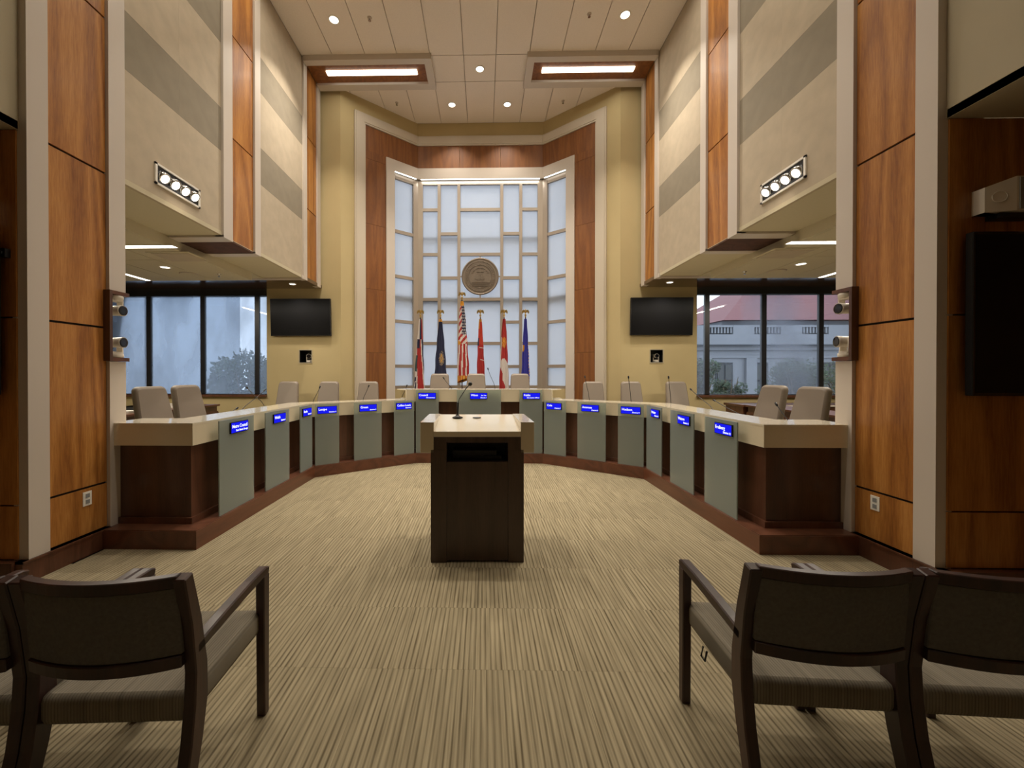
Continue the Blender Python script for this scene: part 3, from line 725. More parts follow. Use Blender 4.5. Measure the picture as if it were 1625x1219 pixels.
# glass panels: points on the front line, by segment and distance
def segpt(i, u, d):
    a, b_ = PATH[i], PATH[i + 1]; l = math.hypot(b_[0] - a[0], b_[1] - a[1]); tx_, ty_ = (b_[0] - a[0]) / l, (b_[1] - a[1]) / l
    return (a[0] + tx_ * u - ty_ * d, a[1] + ty_ * u + tx_ * d)
WL = math.hypot(1.30, 0.95)
# (segment, start, end, top, sign text lines or None, sign start, sign end)
GL = [(1, 0.34, 0.89, 1.058, 0.485, 0.765, 'Metro Council', 'East Baton Rouge', None, 'first glass panel from the left end'),
      (1, 1.12, 1.66, 1.058, 1.265, 1.54, 'Welch', 'District 4', None, ''),
      (1, 1.96, 2.325, 1.058, 2.01, 2.27, 'Banks', 'District 2', None, ''),
      (2, 0.012, 0.357, 1.058, 0.04, 0.32, 'Loupe', 'District 3', None, ''),
      (2, 0.583, 1.026, 1.058, 0.66, 0.94, 'Green', 'District 5', None, ''),
      (2, 1.24, 1.60, 1.058, 1.27, 1.55, 'Collins-Lewis', 'District 6', None, ''),
      (3, 0.0, 0.388, 1.232, 0.045, 0.345, 'Council', 'Administrator', None, ''),
      (3, 0.697, 1.443, 1.232, 0.92, 1.21, 'Wilson', 'District 1', 'Pro Tem', ''),
      (3, 1.755, 2.14, 1.232, 1.81, 2.10, 'Public', 'Information Officer', None, ''),
      (4, 0.01, 0.40, 1.058, 0.06, 0.33, 'Cole', 'District 7', None, ''),
      (4, 0.60, 1.05, 1.058, 0.67, 0.95, 'Amoroso', 'District 8', None, ''),
      (4, 1.235, WL - 0.012, 1.058, 1.28, 1.56, 'Hudson', 'District 9', None, ''),
      (5, 0.012, 0.48, 1.058, 0.20, 0.44, 'Wicker', 'District 10', None, ''),
      (5, 0.72, 1.26, 1.058, 0.935, 1.20, 'Watson', 'District 11', None, ''),
      (5, 1.475, 2.0, 1.058, 1.68, 1.95, 'Freiberg', 'District 12', None, '')]
def text_mesh(txt, size, align='LEFT', bold=0.0):
    cu = bpy.data.curves.new('lettering', 'FONT'); cu.body = txt; cu.size = size; cu.align_x = align; cu.extrude = 0.0006; cu.resolution_u = 2
    cu.offset = bold
    ob = bpy.data.objects.new('tmp_text', cu); C.objects.link(ob)
    bpy.context.view_layer.update()
    dg = bpy.context.evaluated_depsgraph_get(); me = bpy.data.meshes.new_from_object(ob.evaluated_get(dg))
    bpy.data.objects.remove(ob); bpy.data.curves.remove(cu)
    return me
for (i, u0, u1, zt_, s0, s1, l1, l2, l3, _) in GL:
    zoff = 0.175 if i == 3 else 0.0
    P = [segpt(i, u0, 0.030), segpt(i, u1, 0.030), segpt(i, u1, 0.042), segpt(i, u0, 0.042)]
    q = MB(); q.hexa([(*p, 0.163) for p in P] + [(*p, zt_) for p in P]); db(q, 'glass_panel', 'desk_glass')
    z0, z1 = 0.915 + zoff, 1.025 + zoff
    if i == 3: z0, z1 = 1.078, 1.185
    P = [segpt(i, s0, 0.014), segpt(i, s1, 0.014), segpt(i, s1, 0.0295), segpt(i, s0, 0.0295)]
    q = MB(); q.hexa([(*p, z0) for p in P] + [(*p, z1) for p in P]); dsp = db(q, 'display_screen', 'screen_black'); dsp['label'] = 'blue electronic name display reading %s' % l1
    P = [segpt(i, s0 + 0.006, 0.0128), segpt(i, s1 - 0.006, 0.0128), segpt(i, s1 - 0.006, 0.0145), segpt(i, s0 + 0.006, 0.0145)]
    q = MB(); q.hexa([(*p, z0 + 0.006) for p in P] + [(*p, z1 - 0.006) for p in P]); q.v = [(x, y - 5.0, z) for x, y, z in q.v]
    q.build('lit_face', 'led_blue', dsp)
    wd = s1 - s0; a, b_ = PATH[i], PATH[i + 1]; ang = math.atan2(b_[1] - a[1], b_[0] - a[0])
    def put(me, u, z, sx=1.0):
        o = bpy.data.objects.new('lettering', me); C.objects.link(o); me.materials.append(MATS['led_text'])
        p = segpt(i, u, 0.0118); o.parent = dsp
        o.location = (p[0], p[1] - 5.0, z); o.rotation_euler = (math.pi / 2, 0, ang); o.scale = (sx, 1, 1)
    def width(me): return max(v.co.x for v in me.vertices) - min(v.co.x for v in me.vertices)
    me = text_mesh(l1, 0.047, bold=0.0006); w0 = width(me); lim = wd * (0.86 if len(l1) > 8 else (0.40 if l3 else 0.56)); put(me, s0 + 0.016, z0 + 0.052, min(1.0, lim / w0))
    me = text_mesh(l2, 0.027, bold=0.0003); w0 = width(me); lim = wd * (0.72 if len(l2) > 12 else 0.5); sc = min(1.0, lim / w0); put(me, s1 - 0.014 - w0 * sc, z0 + 0.017, sc)
    if l3: me = text_mesh(l3, 0.024, bold=0.0003); w0 = width(me); put(me, s1 - 0.016 - w0, z0 + 0.055, 1.0)

# ------------------------------------------------------------------ lectern
L = thing('lectern', 'dark wood lectern with cream top standing in the middle of the carpet', 'lectern', (0.03, 3.10, 0), R(1.5))
MB().box(-0.37, -0.245, 0.0, 0.60, 0.0, 0.90).build('side_pier', 'walnut_dark', L, bevel=0.002)
MB().box(0.245, 0.37, 0.0, 0.60, 0.0, 0.90).build('side_pier', 'walnut_dark', L, bevel=0.002)
MB().box(-0.245, 0.245, 0.012, 0.04, 0.012, 0.80).build('front_panel', 'walnut_dark', L)
MB().box(-0.245, 0.245, 0.003, 0.04, 0.955, 1.0).box(-0.345, -0.245, 0.0, 0.6, 0.90, 1.0).box(0.245, 0.345, 0.0, 0.6, 0.90, 1.0).build('top_frame', 'walnut_dark', L)
MB().box(-0.245, 0.245, 0.56, 0.60, 0.012, 1.0).build('back_panel', 'walnut_dark', L)
MB().box(-0.245, 0.245, 0.04, 0.56, 0.795, 0.805).build('shelf', 'black', L)
MB().box(-0.2, 0.16, 0.12, 0.45, 0.806, 0.87).box(0.0, 0.2, 0.1, 0.4, 0.806, 0.83).build('equipment', 'black', L)
MB().box(-0.245, 0.245, 0.3, 0.31, 0.8, 0.98).build('inner_back', 'black', L)
for sx in (-1, 1):   # cream cheeks
    MB().box(sx * 0.345, sx * 0.453, 0.0, 0.655, 0.875, 1.113).build('top_cheek', 'laminate', L, bevel=0.003)
    MB().box(sx * 0.345, sx * 0.453, -0.001, 0.656, 1.113, 1.118).build('cheek_cap', 'laminate_top', L)
MB().hexa([(-0.345, -0.004, 1.005), (0.345, -0.004, 1.005), (0.345, 0.655, 1.07), (-0.345, 0.655, 1.07), (-0.345, -0.004, 1.045), (0.345, -0.004, 1.045), (0.345, 0.655, 1.113), (-0.345, 0.655, 1.113)]).build('reading_top', 'laminate_top', L)
MB().box(-0.345, 0.345, -0.006, 0.01, 1.003, 1.044).build('top_edge', 'laminate', L)
MB().lathe([(0.0, 0.0), (0.038, 0.0), (0.038, 0.004), (0.03, 0.005)], c=(0.0, 0.50, 1.0965), n=24).build('cable_grommet', 'black', L)
mc = thing('gooseneck_microphone', 'black gooseneck microphone with round base on the lectern top', 'microphone', (-0.16, 3.59, 1.099))
MB().lathe([(0.048, 0), (0.048, 0.006), (0.02, 0.016), (0.012, 0.03)], n=24).build('base', 'black', mc)
MB().tube([(0, 0, 0.02), (0.004, 0, 0.12), (0.004, 0, 0.14)], 0.009, n=10).build('stem', 'black', mc)
MB().tube([(0.004, 0, 0.14), (0.02, 0, 0.18), (0.075, 0, 0.265), (0.11, 0, 0.305)], 0.0045, n=8).build('gooseneck', 'black', mc)
MB().lathe([(0.006, -0.02), (0.016, -0.012), (0.02, 0), (0.016, 0.012), (0.006, 0.02)], c=(0.117, 0, 0.31), n=16).build('microphone_head', 'black', mc)

# ------------------------------------------------------------------ dais microphones
GM = 'gooseneck microphones along the dais'
def mic(head, base, label):
    t = thing('desk_microphone', label, 'microphone', base, 0, GM)
    h = Vector(head) - Vector(base)
    MB().box(-0.045, 0.045, -0.06, 0.06, 0, 0.03).build('base', 'black', t, bevel=0.005)
    mid = Vector((h.x * 0.42, h.y * 0.42, h.z * 0.55))
    MB().tube([(0, 0, 0.02), tuple(mid), tuple(h * 0.8 + Vector((0, 0, 0.01))), tuple(h)], 0.0042, n=6).build('gooseneck', 'black', t)
    d = h.normalized()
    MB().tube([tuple(h - d * 0.01), tuple(h), tuple(h + d * 0.03), tuple(h + d * 0.035)], [0.006, 0.011, 0.011, 0.006], n=10).build('microphone_head', 'black', t)
ordn = ['first', 'second', 'third', 'fourth', 'fifth', 'sixth']
ML = [((-2.95, 4.73, 1.075), (-2.97, 4.35, 0.89)), ((-2.95, 4.961, 1.316), (-2.98, 5.55, 0.89)), ((-2.95, 5.331, 1.267), (-2.97, 4.65, 0.89)),
      ((-2.502, 6.10, 1.281), (-2.62, 6.02, 0.89)), ((-1.865, 6.56, 1.286), (-2.0, 6.55, 0.89)), ((-1.30, 6.97, 1.277), (-1.42, 6.90, 0.89))]
MR = [((2.95, 3.875, 1.194), (2.97, 3.9 - 0.6 + 0.35, 0.89)), ((2.95, 4.899, 1.168), (2.97, 4.1, 0.89)), ((2.95, 5.45, 1.282), (2.97, 4.75, 0.89)),
      ((2.83, 5.86, 1.44), (2.86, 5.83, 0.89)), ((2.36, 6.19, 1.439), (2.40, 6.16, 0.89)), ((1.789, 6.615, 1.44), (1.87, 6.56, 0.89))]
for sd, lst in (('left', ML), ('right', MR)):
    for k, (h, b_) in enumerate(lst):
        mic(h, b_, 'thin black microphone, %s from the near end of the %s dais arm' % (ordn[k], sd))
mic((-0.638, 7.05, 1.419), (-0.40, 7.15, 1.03), 'thin black microphone in front of the left raised centre chair')
mic((0.162, 7.05, 1.582), (0.34, 7.15, 1.03), 'thin black microphone between the middle and right raised centre chairs')
for x, y, z, lab in ((-1.27, 6.78, 1.067, 'small stack of white papers on the left counter beside the raised centre'), (1.31, 6.78, 1.067, 'small stack of white papers on the right counter beside the raised centre')):
    q = MB()
    for k in range(5): q.box(-0.10 + 0.004 * k, 0.11 - 0.003 * k, -0.07, 0.07, 0.004 * k, 0.004 * k + 0.0035)
    o = q.build('paper_stack', 'paper'); o.location = (x, y, z); tag(o, lab, 'papers', 'paper stacks on the dais')

# ------------------------------------------------------------------ high-backed council chairs
def pad(outline, y0, y1, bev, q=None):
    q = q or MB(); n = len(outline)
    cx_ = sum(p[0] for p in outline) / n; cz_ = sum(p[1] for p in outline) / n
    rings = []
    for y, ins in ((y0, bev), (y0 + bev * 0.3, bev * 0.3), (y0 + bev, 0), (y1 - bev, 0), (y1 - bev * 0.3, bev * 0.3), (y1, bev)):
        ring = []
        for x, z in outline:
            dx, dz = x - cx_, z - cz_; l = math.hypot(dx, dz)
            ring.append((x - dx / l * ins, y, z - dz / l * ins))
        rings.append(ring)
    vs = [p for r_ in rings for p in r_]; fs = []
    for i in range(5):
        for k in range(n): fs.append((i * n + k, i * n + (k + 1) % n, (i + 1) * n + (k + 1) % n, (i + 1) * n + k))
    q.add(vs, fs, 0, True); q.add(rings[0], [tuple(range(n))[::-1]], 0, True); q.add(rings[-1], [tuple(range(n))], 0, True)
    return q
def rounded(pts, r, k=5):
    out = []; n = len(pts)
    for i in range(n):
        p = Vector(pts[i]); a = (Vector(pts[i - 1]) - p).normalized(); b_ = (Vector(pts[(i + 1) % n]) - p).normalized()
        A, Bp = p + a * r, p + b_ * r
        for j in range(k + 1):
            t_ = j / k; out.append(tuple((A * (1 - t_) ** 2 + p * 2 * t_ * (1 - t_) + Bp * t_ ** 2)))
    return out
def exec_chair():
    t = thing('council_chair', '', 'chair')
    ol = rounded([(-0.225, 0.47), (0.225, 0.47), (0.176, 1.21), (-0.176, 1.21)], 0.06)
    q = pad(ol, 0.0, 0.085, 0.03)
    q.v = [(x, y + 0.22 + (z - 0.47) * 0.25 - 0.03 * (1 - (x / 0.24) ** 2), z) for x, y, z in q.v]
    q.build('backrest', 'leather', t)
    q = pad(rounded([(-0.25, -0.27), (0.25, -0.27), (0.25, 0.24), (-0.25, 0.24)], 0.06), -0.05, 0.05, 0.03)
    q.v = [(x, z, 0.46 + y) for x, y, z in q.v]; q.build('seat', 'leather', t)
    for sx in (-1, 1):
        MB().tube([(sx * 0.24, 0.2, 0.46), (sx * 0.265, 0.2, 0.6), (sx * 0.265, 0.12, 0.66), (sx * 0.265, -0.1, 0.66), (sx * 0.255, -0.14, 0.5), (sx * 0.22, -0.1, 0.44)], 0.016, n=6).build('armrest', 'black', t)
    MB().lathe([(0.03, 0.1), (0.03, 0.4), (0.08, 0.41), (0.08, 0.42)], n=12).build('column', 'chrome', t)
    for k in range(5):
        a = k * math.tau / 5; c, s_ = math.cos(a), math.sin(a)
        MB().tube([(0, 0, 0.11), (c * 0.29, s_ * 0.29, 0.075)], [0.025, 0.014], n=6).build('leg', 'black', t)
        MB().tube([(c * 0.29 - s_ * 0.02, s_ * 0.29 + c * 0.02, 0.028), (c * 0.29 + s_ * 0.02, s_ * 0.29 - c * 0.02, 0.028)], 0.028, n=10).build('caster', 'black', t)
    return t
proto = exec_chair(); used = [False]
def put_chair(x, y, z, rz, label, group):
    o = proto if not used[0] else copy_tree(proto); used[0] = True
    o.location = (x, y, z); o.rotation_euler = (0, 0, rz); o['label'] = label; o['group'] = group
# local -Y is the direction the sitter faces
for x, lab in ((-0.80, 'left of the three taupe chairs at the raised centre of the dais'), (-0.07, 'middle of the three taupe chairs at the raised centre of the dais'), (0.805, 'right of the three taupe chairs at the raised centre of the dais')):
    put_chair(x, 7.42 + 0.0, 0.275 + 0.025, R(0), lab, 'chairs at the raised centre')
for x, a, lab in ((-3.63, 6, 'taupe chair left of the left camera niche, beside the window'), (-2.86, 4, 'taupe chair just right of the left camera niche, against the yellow wall'), (-2.07, 8, 'taupe chair before the wood strip left of the bay window')):
    put_chair(x, 7.05, 0.15, R(a), lab, 'chairs on the angled left arm')
for x, a, lab in ((2.10, -8, 'taupe chair before the wood strip right of the bay window'), (2.84, -4, 'taupe chair under the right television, left of the camera niche'), (3.68, -5, 'taupe chair right of the right camera niche, beside the window')):
    put_chair(x, 7.05, 0.15, R(a), lab, 'chairs on the angled right arm')
put_chair(-3.30, 4.31, 0.15, R(82), 'nearer of the two taupe chairs behind the near left arm of the dais', 'chairs on the near left arm')
put_chair(-3.33, 4.87, 0.15, R(80), 'farther of the two taupe chairs behind the near left arm of the dais', 'chairs on the near left arm')
put_chair(3.33, 4.97, 0.15, R(-86), 'farther of the two taupe chairs behind the near right arm of the dais', 'chairs on the near right arm')
put_chair(3.33, 4.36, 0.15, R(-84), 'nearer of the two taupe chairs behind the near right arm of the dais', 'chairs on the near right arm')

# ------------------------------------------------------------------ credenzas in the galleries
for s in (-1, 1):
    side = 'left' if s < 0 else 'right'
    t = thing('credenza', 'low reddish wood cabinet standing behind the near chairs in the %s gallery' % side, 'cabinet', (s * 5.05, 6.1, 0.15), 0, 'gallery cabinets')
    MB().box(-0.28, 0.28, -0.95, 0.95, 0.0, 0.68).build('body', 'mahogany_red', t)
    MB().box(-0.30, 0.30, -0.97, 0.97, 0.77, 0.80).build('top', 'mahogany_red', t)
    MB().box(-0.27, 0.27, -0.93, 0.93, 0.68, 0.77).build('rail', 'mahogany', t)
    for k in range(4):
        y0 = -0.93 + 0.47 * k
        d = MB().box(-s * 0.28, -s * 0.298, y0, y0 + 0.455, 0.03, 0.66).build('door', 'mahogany_red', t)
        MB().box(-s * 0.298, -s * 0.31, y0 + 0.39, y0 + 0.40, 0.3, 0.42).build('handle', 'chrome', d)
t = thing('long_cabinet', 'low wood cabinet along the wall below the right gallery windows', 'cabinet', (5.9, 7.37, 0.15))
MB().box(-1.15, 1.6, -0.25, 0.25, 0, 0.76).build('body', 'mahogany_red', t); MB().box(-1.18, 1.6, -0.28, 0.27, 0.76, 0.80).build('top', 'mahogany_red', t)
MB().box(-0.9, 1.6, -0.29, -0.279, 0.772, 0.79).build('edge_band', 'white_plastic', t)
for x, y, a, b_, h, mt, lab in ((-5.0, 5.55, 0.28, 0.4, 0.035, 'paper', 'pile of pale papers on the left gallery cabinet, nearest the pier'), (-5.02, 5.62, 0.24, 0.3, 0.05, 'black', 'flat black case lying on the papers of the left gallery cabinet'),
                                (-4.98, 6.35, 0.14, 0.16, 0.075, 'paper', 'small white carton on the left gallery cabinet between the two near chairs'), (-4.95, 6.62, 0.22, 0.24, 0.07, 'black', 'small black device beside the white carton on the left gallery cabinet')):
    z = 0.95 + (0.035 if 'lying' in lab else 0)
    q = MB().box(-a / 2, a / 2, -b_ / 2, b_ / 2, 0, h)
    if mt == 'paper' and h < 0.05:
        q = MB()
        for k in range(7): q.box(-a / 2 + random.uniform(-0.01, 0.01), a / 2 + random.uniform(-0.01, 0.01), -b_ / 2, b_ / 2, 0.005 * k, 0.005 * k + 0.0045)
    else: q.box(-a / 2 - 0.002, a / 2 + 0.002, -b_ / 2 - 0.002, b_ / 2 + 0.002, h * 0.7, h)
    o = q.build('paper_pile' if mt == 'paper' and h < 0.05 else ('carton' if mt == 'paper' else 'device_case'), mt); o.location = (x, y, z); tag(o, lab, 'papers' if h < 0.04 else 'box')

# ------------------------------------------------------------------ flags
FC = {'red': (0.36, 0.020, 0.018), 'orange_red': (0.50, 0.045, 0.02), 'white': (0.62, 0.56, 0.52), 'navy': (0.012, 0.016, 0.05), 'blue': (0.03, 0.03, 0.30), 'dkgreen': (0.02, 0.06, 0.06), 'goldf': (0.62, 0.30, 0.03), 'sealgrey': (0.24, 0.19, 0.13)}
for k_, v_ in FC.items(): plain('flag_' + k_, v_, 0.75)
FK = list(FC)
def pat_uk(u, v):
    if v < 0.28: return 'white' if u < 0.45 else ('navy' if u < 0.75 else 'red')
    d = u - 0.35 - 0.5 * (v - 0.3)
    if u < 0.25 and 0.5 < v < 0.72: return 'dkgreen'
    if abs(d + 0.35) < 0.07 or abs(d - 0.36) < 0.06: return 'white'
    if abs(d) < 0.32: return 'red' if v > 0.4 else ('navy' if u < 0.5 else 'red')
    if v > 0.85 and (u * 9 + v * 6) % 2 < 0.7: return 'white'
    return 'navy' if v > 0.8 or u > 0.5 else 'white'
def pat_navy(u, v):
    r_ = ((u - 0.62) / 0.26) ** 2 + ((v - 0.60) / 0.11) ** 2
    if v < 0.05: return 'goldf'
    if r_ < 0.45: return 'goldf' if (int(u * 14) + int(v * 40)) % 3 == 0 else 'sealgrey'
    if r_ < 1.0: return 'sealgrey' if (int(u * 11) + int(v * 50)) % 2 else 'navy'
    return 'navy'
def pat_us(u, v):
    if v < 0.06: return 'goldf'
    if u > 0.38 and v < 0.42:
        gx, gz = (u * 5.2 + (int(v * 26) % 2) * 0.5) % 1, (v * 26) % 1
        return 'white' if (gx - 0.5) ** 2 * 1.2 + (gz - 0.5) ** 2 < 0.09 else 'navy'
    if v < 0.54: 
        if v > 0.49 + 0.08 * u and u < 0.3: return 'goldf'
        return 'red' if ((v * 11.0 + u * 1.4) % 1) < 0.5 else 'white'
    if v > 0.975 - 0.05 * (1 - u): return 'goldf' if (u * 7) % 1 < 0.7 else 'red'
    return 'red' if ((u * 2.8 + v * 0.8) % 1) < 0.62 else 'white'
def pat_red(u, v):
    if v < 0.05: return 'goldf'
    if v < 0.16 and u < 0.3: return 'goldf'
    if u < 0.25 and 0.3 < v < 0.42: return 'navy'
    if (0.44 < v < 0.455 and u > 0.3) or (0.63 < v < 0.645 and u > 0.45): return 'white'
    return 'orange_red' if v < 0.4 else 'red'
def pat_castle(u, v):
    if v < 0.60 - 0.05 * math.sin(u * 4):
        if ((u - 0.5) / 0.36) ** 2 + ((v - 0.33) / 0.08) ** 2 < 1: return 'goldf' if (int(u * 12) + int(v * 44)) % 3 else 'red'
        if u < 0.12: return 'white' if v > 0.25 else 'red'
        return 'red'
    if u < 0.32 and v > 0.66 + 0.3 * u: return 'red'
    if v > 0.80 and u < 0.62 and u < 0.2 + (v - 0.8) * 2.6: return 'red' if u > 0.1 else 'white'
    return 'white'
def pat_blue(u, v):
    if ((u - 0.1) / 0.2) ** 2 + ((v - 0.44) / 0.06) ** 2 < 1 and v > 0.40: return 'goldf'
    if ((u - 0.38) / 0.35) ** 2 + ((v - 0.90) / 0.07) ** 2 < 1: return 'goldf' if (int(u * 9) + int(v * 40)) % 3 else 'sealgrey'
    if u > 0.9 and v > 0.35 and (v * 20) % 1 < 0.4: return 'goldf'
    return 'blue'
def flag(x, zt, zb_, wt, wb, skew, pat, label):
    y = 8.42
    t = thing('flag_on_pole', label, 'flag', (x, y, 0.30), 0, 'flags standing before the bay window')
    H = zt - 0.30
    MB().lathe([(0.15, 0), (0.15, 0.02), (0.05, 0.04), (0.03, 0.10)], n=20).build('stand', 'gold', t)
    MB().tube([(0, 0, 0.04), (0, 0, H)], 0.012, n=8).build('pole', 'espresso', t)
    q = MB()   # spread eagle finial
    q.lathe([(0.012, H), (0.020, H + 0.012), (0.010, H + 0.022), (0.026, H + 0.045), (0.010, H + 0.07), (0.008, H + 0.08)], n=12)
    q.lathe([(0.006, H + 0.075), (0.017, H + 0.10), (0.020, H + 0.125), (0.012, H + 0.15), (0.013, H + 0.165), (0.004, H + 0.178)], n=10)
    for sx in (-1, 1):
        w2 = [(sx * 1.25 * a_, H + 0.12 + (c_ - H - 0.12) * 1.25) for a_, c_ in ((0.010, H + 0.10), (0.028, H + 0.115), (0.052, H + 0.085), (0.062, H + 0.10), (0.058, H + 0.135), (0.036, H + 0.158), (0.012, H + 0.145))]
        vs = [(a, -0.007, c) for a, c in w2] + [(a, 0.007, c) for a, c in w2]; n = len(w2)
        q.add(vs, [tuple(range(n)), tuple(range(n, 2 * n))[::-1]] + [(i, (i + 1) % n, n + (i + 1) % n, n + i) for i in range(n)])
    q.build('eagle_finial', 'gold', t)
    NU, NV = 56, 90; vs = []; q = MB()
    z0, z1 = zt - 0.03, zb_
    ph = random.uniform(0, 6)
    for j in range(NV + 1):
        v = j / NV; wdt = wt + (wb - wt) * (v ** 0.75); hw = wdt / 2; zz = z0 + (z1 - z0) * v - 0.3
        for k in range(NU):
            a = math.tau * k / NU
            fold = 1 + 0.16 * math.sin(5 * a + ph + v * 1.2) * min(1, v * 3)
            px = hw * math.cos(a) * (1 + 0.05 * math.sin(7 * v * 3 + ph)); py = hw * 0.45 * math.sin(a) * fold + 0.012 * math.sin(9 * math.cos(a) * 1.3 + ph)
            dz = -0.05 * math.cos(a + ph) * v
            vs.append((px + skew * v, py, zz + dz * (1 if j == NV else v)))
    fs = []; mi = []
    for j in range(NV):
        for k in range(NU):
            fs.append((j * NU + k, j * NU + (k + 1) % NU, (j + 1) * NU + (k + 1) % NU, (j + 1) * NU + k))
            a = math.tau * (k + 0.5) / NU; u = 0.5 + 0.5 * math.cos(a)
            mi.append(FK.index(pat(min(0.999, max(0, u)), (j + 0.5) / NV)))
    q.add(vs, fs, 0, True); q.m = mi
    q.build('cloth', ['flag_' + c for c in FK], t)
flag(-1.285, 2.72, 1.12, 0.05, 0.24, -0.03, pat_uk, 'red, white and navy crossed flag on the leftmost pole')
flag(-0.85, 2.72, 1.30, 0.05, 0.29, 0.0, pat_navy, 'navy flag with a pale seal, second pole from the left')
flag(-0.385, 3.10, 1.36, 0.07, 0.27, 0.03, pat_us, 'stars and stripes flag on the tallest pole')
flag(0.01, 2.72, 1.30, 0.05, 0.19, 0.01, pat_red, 'narrow plain orange-red flag right of the stars and stripes')
flag(0.52, 2.72, 1.15, 0.06, 0.22, 0.0, pat_castle, 'red and white flag with a gold castle, second pole from the right')
flag(0.98, 2.72, 1.30, 0.05, 0.19, 0.0, pat_blue, 'blue flag with gold marks on the rightmost pole')

# ------------------------------------------------------------------ recessed spot fixtures in the side walls
for s in (-1, 1):
    side = 'left' if s < 0 else 'right'
    t = thing('recessed_spotlight_box', 'white framed recessed box with four round spotlights in the %s wall' % side, 'spotlight', (s * 3.22, 4.175, 3.525), 0, 'wall boxes with four spotlights')
    q = MB(); wy, hz = 0.31, 0.108
    for a in ((-wy, wy, hz - 0.02, hz), (-wy, wy, -hz, -hz + 0.02), (-wy, -wy + 0.025, -hz, hz), (wy - 0.025, wy, -hz, hz)):
        q.box(-s * 0.014, s * 0.002, a[0], a[1], a[2], a[3])
    q.build('frame', 'white_plastic', t)
    MB().box(-s * 0.003, s * 0.0, -wy + 0.02, wy - 0.02, -hz + 0.02, hz - 0.02).build('recess', 'black', t)
    for k in range(4):
        yy = -0.21 + 0.14 * k
        q = MB(); q.lathe([(0.042, -0.05), (0.055, -0.01), (0.060, 0.035), (0.056, 0.036)], n=20, axis='X')
        M = Matrix.Translation((-s * 0.0, yy, 0.0)) @ Matrix.Rotation(R(38 if s < 0 else 180 - 38), 4, 'Y') @ Matrix.Rotation(R(0), 4, 'Z')
        q.xf(M); cn = q.build('lamp_can', 'chrome', t)
        q = MB(); q.lathe([(0.044, 0.0345), (0.044, 0.038)], n=20, axis='X'); q.xf(M); q.build('lens', 'lamp_white', cn)
    lamp('spotlight_lamp', (s * 3.19, 4.175, 3.52), 0.55, 26, (1, 0.88, 0.7), rot=(0, R(55) * -s if False else (R(-50) if s < 0 else R(50)), 0), size_y=0.12, spread=150)

# ------------------------------------------------------------------ things on the near walls
for s in (-1, 1):
    side = 'left' if s < 0 else 'right'
    t = thing('large_screen', 'large black screen hanging on the near %s wood wall at the picture edge' % side, 'television', (s * 4.0, 2.735, 1.90), 0, 'large black screens on the near walls')
    MB().box(-0.68, 0.62, -0.085, -0.04, -0.545, 0.545).build('bezel', 'screen_black', t, bevel=0.005) if s > 0 else MB().box(-0.62, 0.68, -0.085, -0.04, -0.545, 0.545).build('bezel', 'screen_black', t, bevel=0.005)
    x0, x1 = (-0.66, 0.60) if s > 0 else (-0.60, 0.66)
    MB().box(x0, x1, -0.088, -0.084, -0.525, 0.525).build('screen', 'tv_screen', t)
    MB().box(-0.3, 0.3, -0.04, 0, -0.2, 0.2).build('wall_mount', 'black', t)
    t = thing('wall_speaker', 'white wedge shaped loudspeaker above the %s large screen' % side, 'speaker', (s * 3.62, 2.735, 2.68), 0, 'white wall loudspeakers')
    e0, e1 = -s * 0.21, s * 0.21
    q = MB().hexa([(e0, -0.07, -0.105), (e0 + s * 0.15, -0.115, -0.11), (e1, -0.115, -0.11), (e1, -0.0, -0.11), (e0, -0.07, 0.06), (e0 + s * 0.15, -0.115, 0.115), (e1, -0.115, 0.115), (e1, -0.0, 0.115)])
    q.add([(e0, -0.07, -0.105), (e0, -0.07, 0.06), (e0, 0, 0.06), (e0, 0, -0.105), (e1, 0, -0.105), (e1, 0, 0.06)], [(0, 1, 2, 3), (3, 2, 5, 4)])
    q.build('cabinet', 'cam_white', t)
    MB().box(e0 + s * 0.165, e1 - s * 0.01, -0.121, -0.115, -0.10, 0.105).build('grille', 'box_grey', t)
    q = MB(); q.tube([(e0 + s * (0.07 + 0.036 * math.cos(k * math.tau / 16)), -0.0925 - 0.3 * 0.036 * math.cos(k * math.tau / 16), -0.01 + 0.036 * math.sin(k * math.tau / 16)) for k in range(17)], 0.0025, n=5, caps=False)
    q.build('logo_ring', 'cam_white', t)
    MB().box(-0.12, 0.12, -0.08, 0, -0.14, -0.11).build('bracket', 'black', t)
    # power outlet on the pier
    t = thing('power_outlet', 'small white power outlet low on the %s wood pier' % side, 'outlet', (s * 3.22, 3.185, 0.465), 0, 'power outlets on the piers')
    MB().box(-s * 0.006, 0, -0.036, 0.036, -0.058, 0.058).build('plate', 'white_plastic', t, bevel=0.001)
    for z in (-0.025, 0.025): MB().box(-s * 0.009, -s * 0.005, -0.016, 0.016, z - 0.016, z + 0.016).build('socket', 'box_grey', t)
t = tag(MB().box(-3.34, -3.30, 2.70, 2.735, 2.33, 2.39).box(-3.325, -3.315, 2.69, 2.70, 2.35, 2.37).build('wall_switch', 'black'), 'tiny black control box on the left near wood wall beside the large screen', 'switch')

